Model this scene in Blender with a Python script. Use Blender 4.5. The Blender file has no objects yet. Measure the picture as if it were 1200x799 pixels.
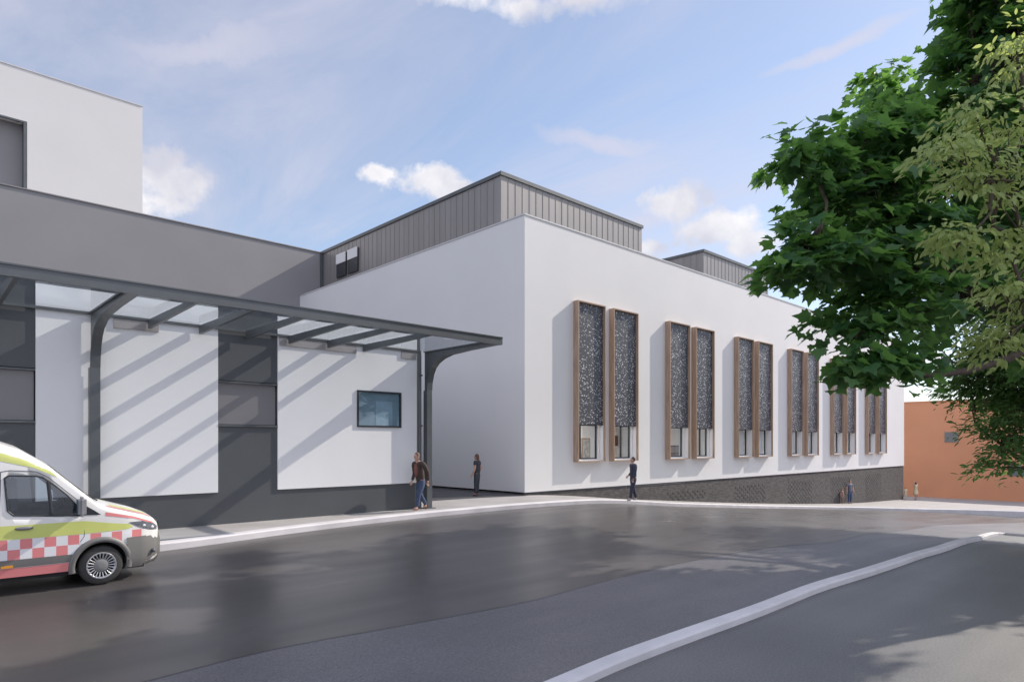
import bpy, bmesh, math, random
import numpy as np
from mathutils import Vector, Matrix
R = math.radians
rng = np.random.default_rng(7)
random.seed(7)
S = bpy.context.scene
C = S.collection
CAMZ = 2.05
YAW = math.atan2(.6854, .7281)
RX, RY = (.7281, -.6854), (.6854, .7281)      # camera right and forward in the plane

# ------------------------------------------------------------ terrain
KU = [-300, 10, 15, 18.7, 26, 36, 46, 56.6, 67.2, 80, 110, 600]
KZ = [0, 0, 0, -.05, -.63, -1.41, -2.1, -2.67, -3.02, -3.6, -4.4, -5.5]
def hermite(x, X, Y):
    if x <= X[0]: return Y[0]
    if x >= X[-1]: return Y[-1]
    i = max(k for k in range(len(X)-1) if X[k] <= x)
    def sl(k):
        if k <= 0 or k >= len(X)-1: return 0.
        a = (Y[k]-Y[k-1])/(X[k]-X[k-1]); b = (Y[k+1]-Y[k])/(X[k+1]-X[k])
        return 0. if a*b <= 0 else 2*a*b/(a+b)
    h = X[i+1]-X[i]; t = (x-X[i])/h
    return ((2*t**3-3*t*t+1)*Y[i]+(t**3-2*t*t+t)*h*sl(i)+(-2*t**3+3*t*t)*Y[i+1]+(t**3-t*t)*h*sl(i+1))
def base(u): return hermite(u, KU, KZ)
def cross(v):
    t = min(max((15.5-v)/7.5, 0), 1)
    return .30*(3*t*t-2*t**3)
def gz(u, v): return base(u)-.15-cross(v)
def unproj(px, py, hf, off=0.):
    s = (px-600)/770; k = (520-py)/770
    lo, hi = 1., 200.
    f = lambda Z: CAMZ+k*Z-hf(Z*(.6854+.7281*s), Z*(.7281-.6854*s))-off
    for _ in range(50):
        m = (lo+hi)/2
        if f(m) > 0: lo = m
        else: hi = m
    Z = lo
    return Z*(.6854+.7281*s), Z*(.7281-.6854*s)

# ------------------------------------------------------------ node helpers
def newmat(name):
    m = bpy.data.materials.new(name); m.use_nodes = True
    nt = m.node_tree; nt.nodes.clear()
    out = nt.nodes.new('ShaderNodeOutputMaterial')
    return m, nt, out
def N(nt, typ, **kw):
    n = nt.nodes.new(typ)
    for k, v in kw.items():
        if k in n.inputs.keys() if hasattr(n.inputs, 'keys') else False: n.inputs[k].default_value = v
        else: setattr(n, k, v)
    return n
def ramp(nt, fac, stops):
    r = nt.nodes.new('ShaderNodeValToRGB')
    e = r.color_ramp.elements
    while len(e) < len(stops): e.new(.5)
    for i, (p, c) in enumerate(stops):
        e[i].position = p; e[i].color = (*c, 1) if len(c) == 3 else c
    nt.links.new(fac, r.inputs[0]); return r.outputs[0]
def mat(name, col, rough=.6, var=.08, scale=3., metal=0., spec=.5, bump=0., bscale=60., coat=0., streak=None):
    m, nt, out = newmat(name)
    p = nt.nodes.new('ShaderNodeBsdfPrincipled')
    tc = nt.nodes.new('ShaderNodeTexCoord')
    src = tc.outputs['Object']
    if streak:
        mp = nt.nodes.new('ShaderNodeMapping'); mp.inputs['Scale'].default_value = streak
        nt.links.new(src, mp.inputs[0]); src = mp.outputs[0]
    n = nt.nodes.new('ShaderNodeTexNoise'); n.inputs['Scale'].default_value = scale; n.inputs['Detail'].default_value = 6
    nt.links.new(src, n.inputs[0])
    a = tuple(c*(1-var) for c in col); b = tuple(min(1, c*(1+var)) for c in col)
    c = ramp(nt, n.outputs[0], [(.3, a), (.7, b)])
    nt.links.new(c, p.inputs['Base Color'])
    p.inputs['Roughness'].default_value = rough; p.inputs['Metallic'].default_value = metal
    p.inputs['Specular IOR Level'].default_value = spec
    p.inputs['Coat Weight'].default_value = coat; p.inputs['Coat Roughness'].default_value = .06
    if bump:
        n2 = nt.nodes.new('ShaderNodeTexNoise'); n2.inputs['Scale'].default_value = bscale; n2.inputs['Detail'].default_value = 3
        nt.links.new(tc.outputs['Object'], n2.inputs[0])
        bp = nt.nodes.new('ShaderNodeBump'); bp.inputs['Strength'].default_value = bump; bp.inputs['Distance'].default_value = .01
        nt.links.new(n2.outputs[0], bp.inputs['Height']); nt.links.new(bp.outputs[0], p.inputs['Normal'])
    nt.links.new(p.outputs[0], out.inputs[0]); return m
def glassmat(name, tint=(1, 1, 1), refl=.0, rough=.0, fmul=1.0):
    m, nt, out = newmat(name)
    tr = nt.nodes.new('ShaderNodeBsdfTransparent'); tr.inputs[0].default_value = (*tint, 1)
    gl = nt.nodes.new('ShaderNodeBsdfGlossy'); gl.inputs['Roughness'].default_value = rough; gl.inputs['Color'].default_value = (.9, .95, 1, 1)
    fr = nt.nodes.new('ShaderNodeLayerWeight'); fr.inputs[0].default_value = .5
    pw = nt.nodes.new('ShaderNodeMath'); pw.operation = 'POWER'; pw.inputs[1].default_value = 4.5; nt.links.new(fr.outputs['Facing'], pw.inputs[0])
    ma = nt.nodes.new('ShaderNodeMath'); ma.operation = 'MULTIPLY_ADD'; ma.inputs[1].default_value = .95*fmul; ma.inputs[2].default_value = refl+.04*fmul; ma.use_clamp = True
    nt.links.new(pw.outputs[0], ma.inputs[0])
    mx = nt.nodes.new('ShaderNodeMixShader')
    nt.links.new(ma.outputs[0], mx.inputs[0]); nt.links.new(tr.outputs[0], mx.inputs[1]); nt.links.new(gl.outputs[0], mx.inputs[2])
    nt.links.new(mx.outputs[0], out.inputs[0]); return m
def asphalt(name, a, b, rough, grain=.25):
    m, nt, out = newmat(name)
    p = nt.nodes.new('ShaderNodeBsdfPrincipled'); tc = nt.nodes.new('ShaderNodeTexCoord')
    L = nt.links.new
    n1 = nt.nodes.new('ShaderNodeTexNoise'); n1.inputs['Scale'].default_value = .35; n1.inputs['Detail'].default_value = 5
    n2 = nt.nodes.new('ShaderNodeTexNoise'); n2.inputs['Scale'].default_value = 38; n2.inputs['Detail'].default_value = 2
    n3 = nt.nodes.new('ShaderNodeTexVoronoi'); n3.inputs['Scale'].default_value = 70
    mp = nt.nodes.new('ShaderNodeMapping'); mp.inputs['Scale'].default_value = (.06, 1.1, 1)
    n4 = nt.nodes.new('ShaderNodeTexNoise'); n4.inputs['Scale'].default_value = 1.0; n4.inputs['Detail'].default_value = 4
    for n in (n1, n2, n3): L(tc.outputs['Object'], n.inputs[0])
    L(tc.outputs['Object'], mp.inputs[0]); L(mp.outputs[0], n4.inputs[0])
    c = ramp(nt, n1.outputs[0], [(.3, a), (.7, b)])
    mx = nt.nodes.new('ShaderNodeMix'); mx.data_type = 'RGBA'; mx.blend_type = 'OVERLAY'; mx.inputs[0].default_value = grain
    L(c, mx.inputs[6]); L(n2.outputs[0], mx.inputs[7])
    mx2 = nt.nodes.new('ShaderNodeMix'); mx2.data_type = 'RGBA'; mx2.blend_type = 'OVERLAY'; mx2.inputs[0].default_value = .14
    L(mx.outputs[2], mx2.inputs[6]); L(n4.outputs[0], mx2.inputs[7])
    L(mx2.outputs[2], p.inputs['Base Color'])
    rr = nt.nodes.new('ShaderNodeMapRange'); rr.inputs[1].default_value = .3; rr.inputs[2].default_value = .7
    rr.inputs[3].default_value = rough-.07; rr.inputs[4].default_value = rough+.09
    L(n4.outputs[0], rr.inputs[0]); L(rr.outputs[0], p.inputs['Roughness'])
    bp = nt.nodes.new('ShaderNodeBump'); bp.inputs['Strength'].default_value = .12; bp.inputs['Distance'].default_value = .004
    L(n3.outputs[0], bp.inputs['Height']); L(bp.outputs[0], p.inputs['Normal'])
    L(p.outputs[0], out.inputs[0]); return m
def brickmat(name):
    m, nt, out = newmat(name); L = nt.links.new
    p = nt.nodes.new('ShaderNodeBsdfPrincipled'); tc = nt.nodes.new('ShaderNodeTexCoord')
    sx = nt.nodes.new('ShaderNodeSeparateXYZ'); cb = nt.nodes.new('ShaderNodeCombineXYZ')
    L(tc.outputs['Object'], sx.inputs[0])
    ad = nt.nodes.new('ShaderNodeMath'); ad.operation = 'ADD'
    L(sx.outputs[0], ad.inputs[0]); L(sx.outputs[1], ad.inputs[1])
    L(ad.outputs[0], cb.inputs[0]); L(sx.outputs[2], cb.inputs[1])
    b = nt.nodes.new('ShaderNodeTexBrick')
    b.inputs['Color1'].default_value = (.075, .069, .07, 1); b.inputs['Color2'].default_value = (.13, .118, .115, 1); b.inputs['Mortar'].default_value = (.045, .043, .046, 1)
    b.inputs['Scale'].default_value = 1; b.inputs['Brick Width'].default_value = .24; b.inputs['Row Height'].default_value = .086; b.inputs['Mortar Size'].default_value = .008
    L(cb.outputs[0], b.inputs[0]); L(b.outputs[0], p.inputs['Base Color'])
    p.inputs['Roughness'].default_value = .85
    bp = nt.nodes.new('ShaderNodeBump'); bp.inputs['Strength'].default_value = .5; bp.inputs['Distance'].default_value = .01; bp.invert = True
    L(b.outputs[1], bp.inputs['Height']); L(bp.outputs[0], p.inputs['Normal'])
    L(p.outputs[0], out.inputs[0]); return m
def screenmat(name):
    """charcoal metal sheet pierced by small slanted slots"""
    m, nt, out = newmat(name); L = nt.links.new
    p = nt.nodes.new('ShaderNodeBsdfPrincipled'); tc = nt.nodes.new('ShaderNodeTexCoord')
    rnd = nt.nodes.new('ShaderNodeTexNoise'); rnd.inputs['Scale'].default_value = 1.6; L(tc.outputs['Object'], rnd.inputs[0])
    fac = None
    for ang, sc, off in ((35, 7.5, 0), (-40, 8.5, 3.1), (80, 9.0, 7.7)):
        mp = nt.nodes.new('ShaderNodeMapping'); mp.inputs['Rotation'].default_value = (0, R(ang), 0)
        mp.inputs['Scale'].default_value = (1.0, .0, 2.1); mp.inputs['Location'].default_value = (off, 0, off*.7)
        L(tc.outputs['Object'], mp.inputs[0])
        v = nt.nodes.new('ShaderNodeTexVoronoi'); v.inputs['Scale'].default_value = sc; v.inputs['Randomness'].default_value = 1
        L(mp.outputs[0], v.inputs[0])
        # slot size varies cell to cell
        sep = nt.nodes.new('ShaderNodeSeparateColor'); L(v.outputs['Color'], sep.inputs[0])
        th = nt.nodes.new('ShaderNodeMapRange'); th.inputs[3].default_value = .08; th.inputs[4].default_value = .33; L(sep.outputs[0], th.inputs[0])
        lt = nt.nodes.new('ShaderNodeMath'); lt.operation = 'LESS_THAN'; L(v.outputs['Distance'], lt.inputs[0]); L(th.outputs[0], lt.inputs[1])
        tone = nt.nodes.new('ShaderNodeMath'); tone.operation = 'MULTIPLY'; L(lt.outputs[0], tone.inputs[0]); L(sep.outputs[1], tone.inputs[1])
        if fac is None: fac = tone.outputs[0]
        else:
            mm = nt.nodes.new('ShaderNodeMath'); mm.operation = 'MAXIMUM'; L(fac, mm.inputs[0]); L(tone.outputs[0], mm.inputs[1]); fac = mm.outputs[0]
    c = ramp(nt, fac, [(0, (.055, .058, .075)), (.4, (.16, .16, .18)), (1, (.9, .9, .92))])
    L(c, p.inputs['Base Color']); p.inputs['Roughness'].default_value = .45; p.inputs['Metallic'].default_value = .0
    L(p.outputs[0], out.inputs[0]); return m
def woodmat(name, a, b):
    m, nt, out = newmat(name); L = nt.links.new
    p = nt.nodes.new('ShaderNodeBsdfPrincipled'); tc = nt.nodes.new('ShaderNodeTexCoord')
    mp = nt.nodes.new('ShaderNodeMapping'); mp.inputs['Scale'].default_value = (22, 22, 1.2); L(tc.outputs['Object'], mp.inputs[0])
    n = nt.nodes.new('ShaderNodeTexNoise'); n.inputs['Scale'].default_value = 1; n.inputs['Detail'].default_value = 6; L(mp.outputs[0], n.inputs[0])
    L(ramp(nt, n.outputs[0], [(.3, a), (.7, b)]), p.inputs['Base Color']); p.inputs['Roughness'].default_value = .55
    L(p.outputs[0], out.inputs[0]); return m
def leafmat(name, dark, light, trans, tfac=.35):
    m, nt, out = newmat(name); L = nt.links.new
    g = nt.nodes.new('ShaderNodeNewGeometry')
    c = ramp(nt, g.outputs['Random Per Island'], [(0, dark), (1, light)])
    d = nt.nodes.new('ShaderNodeBsdfPrincipled'); d.inputs['Roughness'].default_value = .5; d.inputs['Specular IOR Level'].default_value = .35
    t = nt.nodes.new('ShaderNodeBsdfTranslucent'); t.inputs[0].default_value = (*trans, 1)
    mx = nt.nodes.new('ShaderNodeMixShader'); mx.inputs[0].default_value = tfac
    L(c, d.inputs['Base Color']); L(d.outputs[0], mx.inputs[1]); L(t.outputs[0], mx.inputs[2]); L(mx.outputs[0], out.inputs[0])
    return m

M = {}
M['white'] = mat('white_render', (.80, .79, .79), .8, .018, .5, bump=.15, bscale=40)
M['white_stain'] = mat('white_panel', (.82, .82, .83), .7, .02, .8, bump=.1, bscale=30)
M['grey'] = mat('grey_render', (.275, .268, .275), .75, .04, .4, bump=.1)
M['dark'] = mat('charcoal_cladding', (.082, .088, .096), .5, .07, .7, bump=.05)
M['spandrel'] = mat('grey_spandrel', (.22, .21, .22), .35, .05, 1)
M['clad'] = mat('standing_seam_metal', (.275, .26, .255), .42, .09, 1.0, metal=.25, streak=(2.2, 2.2, .05))
M['steel'] = mat('charcoal_steel', (.11, .12, .128), .4, .1, 2, metal=.2)
M['trim'] = mat('pale_metal_trim', (.62, .62, .63), .5, .05)
M['terracotta'] = mat('terracotta_render', (.62, .29, .165), .8, .06, .3, bump=.1)
M['concrete'] = mat('pavement_concrete', (.36, .345, .34), .75, .12, .8, bump=.1)
M['kerb'] = mat('kerb_concrete', (.60, .58, .60), .7, .1, 1.5, bump=.1)
M['asphalt'] = asphalt('worn_asphalt', (.095, .092, .10), (.135, .13, .14), .45, .8)
M['asphalt_new'] = asphalt('new_asphalt', (.060, .055, .056), (.088, .081, .080), .33)
M['drive'] = asphalt('driveway_asphalt', (.05, .05, .055), (.06, .06, .065), .5)
M['brick'] = brickmat('brown_brick')
M['screen'] = screenmat('pierced_screen')
M['wood'] = woodmat('timber', (.31, .215, .155), (.50, .365, .27))
M['glass'] = glassmat('window_glass', (.96, .965, .97), .02)
M['glass_blue'] = glassmat('reflective_glass', (.8, .86, .89), .03, 0, .3)
M['glass_canopy'] = glassmat('canopy_glass', (.90, .92, .93), .0, .0, .4)
M['glass_dark'] = glassmat('tinted_glass', (.78, .85, .88), .10)
M['darkglass'] = mat('opaque_dark_glass', (.02, .024, .03), .06, .1, 1, spec=.8)
M['frame'] = mat('dark_window_frame', (.03, .033, .04), .4)
M['room'] = mat('room_wall', (.84, .84, .84), .8, .02)
M['blind'] = mat('white_blind', (.85, .86, .86), .8, .06, 4, streak=(6, 6, .1))
M['black'] = mat('black_rubber', (.02, .02, .022), .7)
M['tyre'] = mat('tyre', (.045, .044, .043), .8, .1, 20)

# ------------------------------------------------------------ mesh helpers
class MB:
    def __init__(s): s.v = []; s.f = []; s.m = []; s.sm = []
    def add(s, vs, fs, mi=0, smooth=False):
        o = len(s.v); s.v += [tuple(p) for p in vs]
        for f in fs: s.f.append(tuple(i+o for i in f)); s.m.append(mi); s.sm.append(smooth)
        return s
    def box(s, x0, x1, y0, y1, z0, z1, mi=0, bev=0):
        if bev:
            bm = bmesh.new(); bmesh.ops.create_cube(bm, size=1)
            for v in bm.verts: v.co = ((x0+x1)/2+v.co.x*(x1-x0), (y0+y1)/2+v.co.y*(y1-y0), (z0+z1)/2+v.co.z*(z1-z0))
            bmesh.ops.bevel(bm, geom=bm.edges[:]+bm.verts[:], offset=bev, segments=2, affect='EDGES')
            bm.verts.index_update()
            s.add([v.co for v in bm.verts], [[v.index for v in f.verts] for f in bm.faces], mi); bm.free(); return s
        return s.add([(x0, y0, z0), (x1, y0, z0), (x1, y1, z0), (x0, y1, z0), (x0, y0, z1), (x1, y0, z1), (x1, y1, z1), (x0, y1, z1)],
                     [(0, 3, 2, 1), (4, 5, 6, 7), (0, 1, 5, 4), (1, 2, 6, 5), (2, 3, 7, 6), (3, 0, 4, 7)], mi)
    def prism(s, pts, fn, a, b, mi=0):
        """polygon pts extruded from a to b; fn(p, t) -> xyz"""
        n = len(pts)
        return s.add([fn(p, a) for p in pts]+[fn(p, b) for p in pts],
                     [tuple(range(n)), tuple(range(2*n-1, n-1, -1))]+[(i, i+n, (i+1) % n+n, (i+1) % n) for i in range(n)], mi)
    def tube(s, path, rad, seg=8, mi=0, smooth=True, caps=True):
        path = [Vector(p) for p in path]; o = []; prev = None
        for i, p in enumerate(path):
            d = (path[min(i+1, len(path)-1)]-path[max(i-1, 0)]).normalized()
            if prev is None: a = d.orthogonal().normalized()
            else: a = (prev-d*prev.dot(d)); a = a.normalized() if a.length > 1e-6 else d.orthogonal().normalized()
            prev = a; b = d.cross(a); r = rad[i] if hasattr(rad, '__len__') else rad
            o += [p+a*math.cos(2*math.pi*k/seg)*r+b*math.sin(2*math.pi*k/seg)*r for k in range(seg)]
        fs = [(i*seg+k, i*seg+(k+1) % seg, (i+1)*seg+(k+1) % seg, (i+1)*seg+k) for i in range(len(path)-1) for k in range(seg)]
        s.add(o, fs, mi, smooth)
        if caps: s.add(o[:seg], [tuple(range(seg-1, -1, -1))], mi); s.add(o[-seg:], [tuple(range(seg))], mi)
        return s
    def lathe(s, prof, seg=32, mi=0, axis='y', c=(0, 0, 0), smooth=True):
        """prof: (axial, radius)"""
        o = []
        for a, r in prof:
            for k in range(seg):
                t = 2*math.pi*k/seg
                if axis == 'y': o.append((c[0]+r*math.cos(t), c[1]+a, c[2]+r*math.sin(t)))
                else: o.append((c[0]+r*math.cos(t), c[1]+r*math.sin(t), c[2]+a))
        return s.add(o, [(i*seg+k, i*seg+(k+1) % seg, (i+1)*seg+(k+1) % seg, (i+1)*seg+k) for i in range(len(prof)-1) for k in range(seg)], mi, smooth)
    def ball(s, c, r, mi=0, seg=12, rot=None):
        o = []; fs = []
        n = seg//2
        for i in range(n+1):
            for k in range(seg):
                t = math.pi*i/n; p = 2*math.pi*k/seg
                q = Vector((r[0]*math.sin(t)*math.cos(p), r[1]*math.sin(t)*math.sin(p), r[2]*math.cos(t)))
                if rot: q = rot @ q
                o.append(Vector(c)+q)
        for i in range(n):
            for k in range(seg): fs.append((i*seg+k, (i+1)*seg+k, (i+1)*seg+(k+1) % seg, i*seg+(k+1) % seg))
        return s.add(o, fs, mi, True)
    def build(s, name, mats, parent=None, fix=False, bevel=0):
        me = bpy.data.meshes.new(name); me.from_pydata(s.v, [], s.f)
        mats = mats if isinstance(mats, (list, tuple)) else [mats]
        for m in mats: me.materials.append(M[m] if isinstance(m, str) else m)
        me.polygons.foreach_set('material_index', s.m); me.polygons.foreach_set('use_smooth', s.sm)
        if fix:
            bm = bmesh.new(); bm.from_mesh(me); bmesh.ops.remove_doubles(bm, verts=bm.verts[:], dist=1e-4)
            bmesh.ops.recalc_face_normals(bm, faces=bm.faces[:]); bm.to_mesh(me); bm.free()
        me.update()
        o = bpy.data.objects.new(name, me); C.objects.link(o)
        if parent: o.parent = parent
        if bevel:
            b = o.modifiers.new('bevel', 'BEVEL'); b.width = bevel; b.segments = 2; b.limit_method = 'ANGLE'
        return o
def tag(o, label=None, cat=None, group=None, kind=None):
    if label: o['label'] = label
    if cat: o['category'] = cat
    if group: o['group'] = group
    if kind: o['kind'] = kind
    return o
def empty(name, loc=(0, 0, 0), rz=0, **kw):
    o = bpy.data.objects.new(name, None); C.objects.link(o); o.location = loc; o.rotation_euler = (0, 0, rz)
    o.empty_display_size = .3
    return tag(o, **kw)
def box(name, m, b, parent=None, bevel=0): return MB().box(*b).build(name, m, parent, bevel=bevel)

# ------------------------------------------------------------ ground, roads, pavements
def axis(knots):
    out = []
    for (a, b, st) in knots: out += list(np.arange(a, b, st))
    return out+[knots[-1][1]]
us = axis([(-400, -60, 40), (-60, -10, 5), (-10, 80, .5), (80, 200, 8), (200, 900, 70)])
vs = axis([(-400, -40, 40), (-40, -6, 3), (-6, 20, .5), (20, 60, 4), (60, 900, 70)])
g = MB(); nv = len(vs)
g.add([(u, v, gz(u, v)-.004) for u in us for v in vs],
      [(i*nv+j, (i+1)*nv+j, (i+1)*nv+j+1, i*nv+j+1) for i in range(len(us)-1) for j in range(nv-1)], 0, True)
tag(g.build('ground', 'asphalt'), 'worn grey asphalt ground', kind='structure')

def smooth_path(pts, n=8):
    out = []
    P = [pts[0]]+list(pts)+[pts[-1]]
    for i in range(1, len(P)-2):
        for k in range(n):
            t = k/n; a, b, c, d = (np.array(q, float) for q in P[i-1:i+3])
            out.append(tuple(.5*((2*b)+(c-a)*t+(2*a-5*b+4*c-d)*t*t+(3*b-a-3*c+d)*t**3)))
    out.append(tuple(map(float, pts[-1]))); return out
def offset_path(path, d):
    out = []
    for i, p in enumerate(path):
        a = path[max(i-1, 0)]; b = path[min(i+1, len(path)-1)]
        t = Vector((b[0]-a[0], b[1]-a[1])).normalized()
        out.append((p[0]-t.y*d, p[1]+t.x*d))
    return out
def kerb(name, path, w, ztop, zbot, label):
    """kerb stones along a path: inner edge on the path's left"""
    inn = offset_path(path, w); mb = MB(); vsx = []; n = len(path)
    o2 = offset_path(path, .03)
    for p, q, r in zip(path, inn, o2):
        vsx += [(p[0], p[1], zbot(*p)), (p[0], p[1], ztop(*p)-.03), (r[0], r[1], ztop(*p)), (q[0], q[1], ztop(*q)), (q[0], q[1], zbot(*q))]
    mb.add(vsx, [(i*5+k, (i+1)*5+k, (i+1)*5+k+1, i*5+k+1) for i in range(n-1) for k in range(4)])
    mb.add(vsx[:5], [(0, 1, 2, 3, 4)]); mb.add(vsx[-5:], [(4, 3, 2, 1, 0)])
    return tag(mb.build(name, 'kerb', fix=True), label, kind='structure')
# far kerb (plan coordinates along the street)
KP = [(-60, 14.6), (-30, 14.6), (-8, 14.6), (0, 14.55), (4, 14.8), (7.5, 15.55), (11, 16.05), (14, 16.15), (16.7, 16.1), (20, 16.1), (25, 16.25), (33, 16.6),
      (40, 16.75), (46, 16.0), (51, 14.2), (56, 11.5), (60, 6), (62, -5), (63, -30)]
kp = smooth_path(KP, 10)
kerb('far_kerb', kp, .32, lambda u, v: base(u)+.006, lambda u, v: base(u)-.6, 'pale concrete kerb along the building side')
# pavement sheet from kerb to far behind the buildings
ik = offset_path(kp, .31); pm = MB(); cols = 14
rows = []
for (u, v) in ik:
    # go along +v (or +u once the kerb has turned down the side street)
    tgt = (u, 60.) if u < 45 else (45+(u-45)*3.2+max(0, 12-v)*3.0, 60.-max(0, 12-v)*2.2)
    rows.append([(u+(tgt[0]-u)*(k/cols)**1.6, v+(tgt[1]-v)*(k/cols)**1.6) for k in range(cols+1)])
pm.add([(p[0], p[1], base(p[0])) for r in rows for p in r],
       [(i*(cols+1)+j, (i+1)*(cols+1)+j, (i+1)*(cols+1)+j+1, i*(cols+1)+j+1) for i in range(len(rows)-1) for j in range(cols)], 0, True)
tag(pm.build('pavement', 'concrete'), 'concrete pavement in front of the buildings', kind='structure')
# driveway between the two buildings
dm = MB(); uu = [12.25+i*.5 for i in range(13)]+[18.7]
dm.add([(u, v, base(u)+.008) for u in uu for v in (19.3-.05*(u-12), 45)], [(2*i, 2*i+2, 2*i+3, 2*i+1) for i in range(len(uu)-1)])
tag(dm.build('driveway', 'drive'), 'dark driveway between the buildings', kind='structure')
# near kerb from the photo's line
KN = [(635, 799), (718, 765), (800, 736), (880, 709), (950, 683), (1015, 664), (1065, 648), (1120, 632), (1163, 623)]
pts = [unproj(x, y, gz, .11) for x, y in KN]
L0 = pts[0]; L1 = pts[1]
pts = [(L0[0]-(L1[0]-L0[0])*2.5, L0[1]-(L1[1]-L0[1])*2.5)]+pts
e = pts[-1]; kend = e[0]; pts += [(e[0]+.9, e[1]-1.0), (e[0]+2.4, e[1]-3.2), (e[0]+5, e[1]-8), (e[0]+9, e[1]-16)]
nk = offset_path(smooth_path(pts, 6), -.2)
kerb('near_kerb', nk, .2, lambda u, v: gz(u, v)+.11-.07*min(1, max(0, (u-kend-.4)/1.5)), lambda u, v: gz(u, v)-.3, 'pale kerb strip in the foreground')
def nearv(u):
    for a, b in zip(nk, nk[1:]):
        if a[0] <= u <= b[0]: return a[1]+(b[1]-a[1])*(u-a[0])/max(b[0]-a[0], 1e-6)
    return nk[0][1]+(u-nk[0][0])*(nk[1][1]-nk[0][1])/(nk[1][0]-nk[0][0])
fm = MB(); fu = list(np.arange(-6, nk[-1][0], .5)); nf = 40; ff = []
for u in fu:
    b = nearv(u)+.05; a = min(-14., b-1)
    ff += [(u, b+(a-b)*(k/nf)**1.4, gz(u, b+(a-b)*(k/nf)**1.4)+.001) for k in range(nf+1)]
fm.add(ff, [(i*(nf+1)+j, i*(nf+1)+j+1, (i+1)*(nf+1)+j+1, (i+1)*(nf+1)+j) for i in range(len(fu)-1) for j in range(nf)], 0, True)
tag(fm.build('forecourt', asphalt('pale_asphalt', (.10, .098, .10), (.14, .137, .137), .5, .6)), 'pale asphalt forecourt on the near side of the kerb', kind='structure')
# newer dark asphalt lane
BD = [(-60, 850), (170, 797), (331, 758), (480, 731), (620, 704), (710, 680), (820, 655), (910, 640), (990, 631), (1060, 621), (1120, 614)]
bp_ = [unproj(x, y, gz) for x, y in BD]
b0 = bp_[0]
edge = [(-60, b0[1]-.6), (-20, b0[1]-.3)]+bp_+[(59.6, 7.)]
edge = smooth_path(edge, 10)
rm = MB(); nj = 26; rr = []
def kv(u):
    for a, b in zip(kp, kp[1:]):
        if a[0] <= u <= b[0]: return a[1]+(b[1]-a[1])*(u-a[0])/max(b[0]-a[0], 1e-6)
    return 16.
def ev(u):
    for a, b in zip(edge, edge[1:]):
        if a[0] <= u <= b[0]: return a[1]+(b[1]-a[1])*(u-a[0])/max(b[0]-a[0], 1e-6)
    return 10.
ru = list(np.arange(-60, -5, 5))+list(np.arange(-5, 59.8, .5))
for u in ru:
    a, b = ev(u), max(kv(u)+.05, ev(u)+.1)
    rr += [(u, a+(b-a)*k/nj, gz(u, a+(b-a)*k/nj)) for k in range(nj+1)]
rm.add(rr, [(i*(nj+1)+j, (i+1)*(nj+1)+j, (i+1)*(nj+1)+j+1, i*(nj+1)+j+1) for i in range(len(ru)-1) for j in range(nj)], 0, True)
tag(rm.build('road', 'asphalt_new'), 'smooth dark asphalt road lane', kind='structure')

# ------------------------------------------------------------ low building on the left
WV = 17.3; WT = 5.6
lb = empty('low_building', (4, 17.3, 0), label='low dark grey building with white wall panels behind the steel canopy', cat='building')
lb.location = (0, 0, 0)
w = MB()
strips = [(-8.2, -6.65), (.67, 2.22), (6.0, 7.56)]
# wall with recessed strips where the spandrels sit
panels = [(-6.65, .67), (2.22, 6.0), (7.56, 12.1)]
edges = [-14.]+[e for s_ in strips for e in s_]+[12.25]
for i in range(0, len(edges)-1):
    a, b = edges[i], edges[i+1]
    if (a, b) in strips:
        w.box(a, b, WV, 38, -.3, 2.5); w.box(a, b, WV, 38, 3.68, WT); w.box(a, b, WV+.14, 38, 2.5, 3.68)
    else: w.box(a, b, WV, 38, -.3, WT)
w.build('wall', 'dark', lb)
for a, b in panels:
    if a > 7:   # panel with the window opening
        wx0, wx1, wz0, wz1 = 9.96, 11.5, 2.55, 3.64
        q = MB(); q.box(a, b, WV-.04, WV-.001, .82, wz0); q.box(a, b, WV-.04, WV-.001, wz1, WT-.1)
        q.box(a, wx0, WV-.04, WV-.001, wz0, wz1); q.box(wx1, b, WV-.04, WV-.001, wz0, wz1)
        q.build('wall_panel', 'white_stain', lb)
    else: box('wall_panel', 'white_stain', (a, b, WV-.04, WV-.001, .82, WT-.1), lb)
for a, b in strips:
    box('spandrel', 'spandrel', (a+.02, b-.02, WV+.07, WV+.13, 2.56, 3.62), lb)
    box('flashing', 'steel', (a+.003, b-.003, WV-.03, WV+.10, 3.62, 3.66), lb); box('flashing', 'steel', (a+.003, b-.003, WV-.05, WV+.10, 2.50, 2.545), lb)
f = MB(); f.box(-14, 12.25, WV-.06, WV+.3, WT+.001, WT+.06); f.build('parapet_capping', 'steel', lb)
f = MB()
for x0, x1, z0, z1 in ((wx0, wx1, wz1-.05, wz1), (wx0, wx1, wz0, wz0+.05), (wx0, wx0+.05, wz0+.05, wz1-.05), (wx1-.05, wx1, wz0+.05, wz1-.05)):
    f.box(x0, x1, WV-.075, WV-.003, z0, z1)
wf = f.build('window', 'frame', lb)
box('pane', 'glass_blue', (wx0+.05, wx1-.05, WV-.035, WV-.028, wz0+.05, wz1-.05), wf)
q = MB(); q.box(wx0+.05, wx1-.05, WV-.012, WV-.004, wz0+.05, wz1-.05); q.build('blind', mat('window_backing', (.46, .52, .56), .5), wf)  # backing sheet behind the pane; reflected sky painted as its blue-grey colour
box('drawn_blind', mat('pale_blind', (.62, .7, .75), .7), (10.62, 11.2, WV-.018, WV-.013, wz0+.06, wz1-.3), wf)  # pale panel painting a building's reflection into the window
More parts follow.
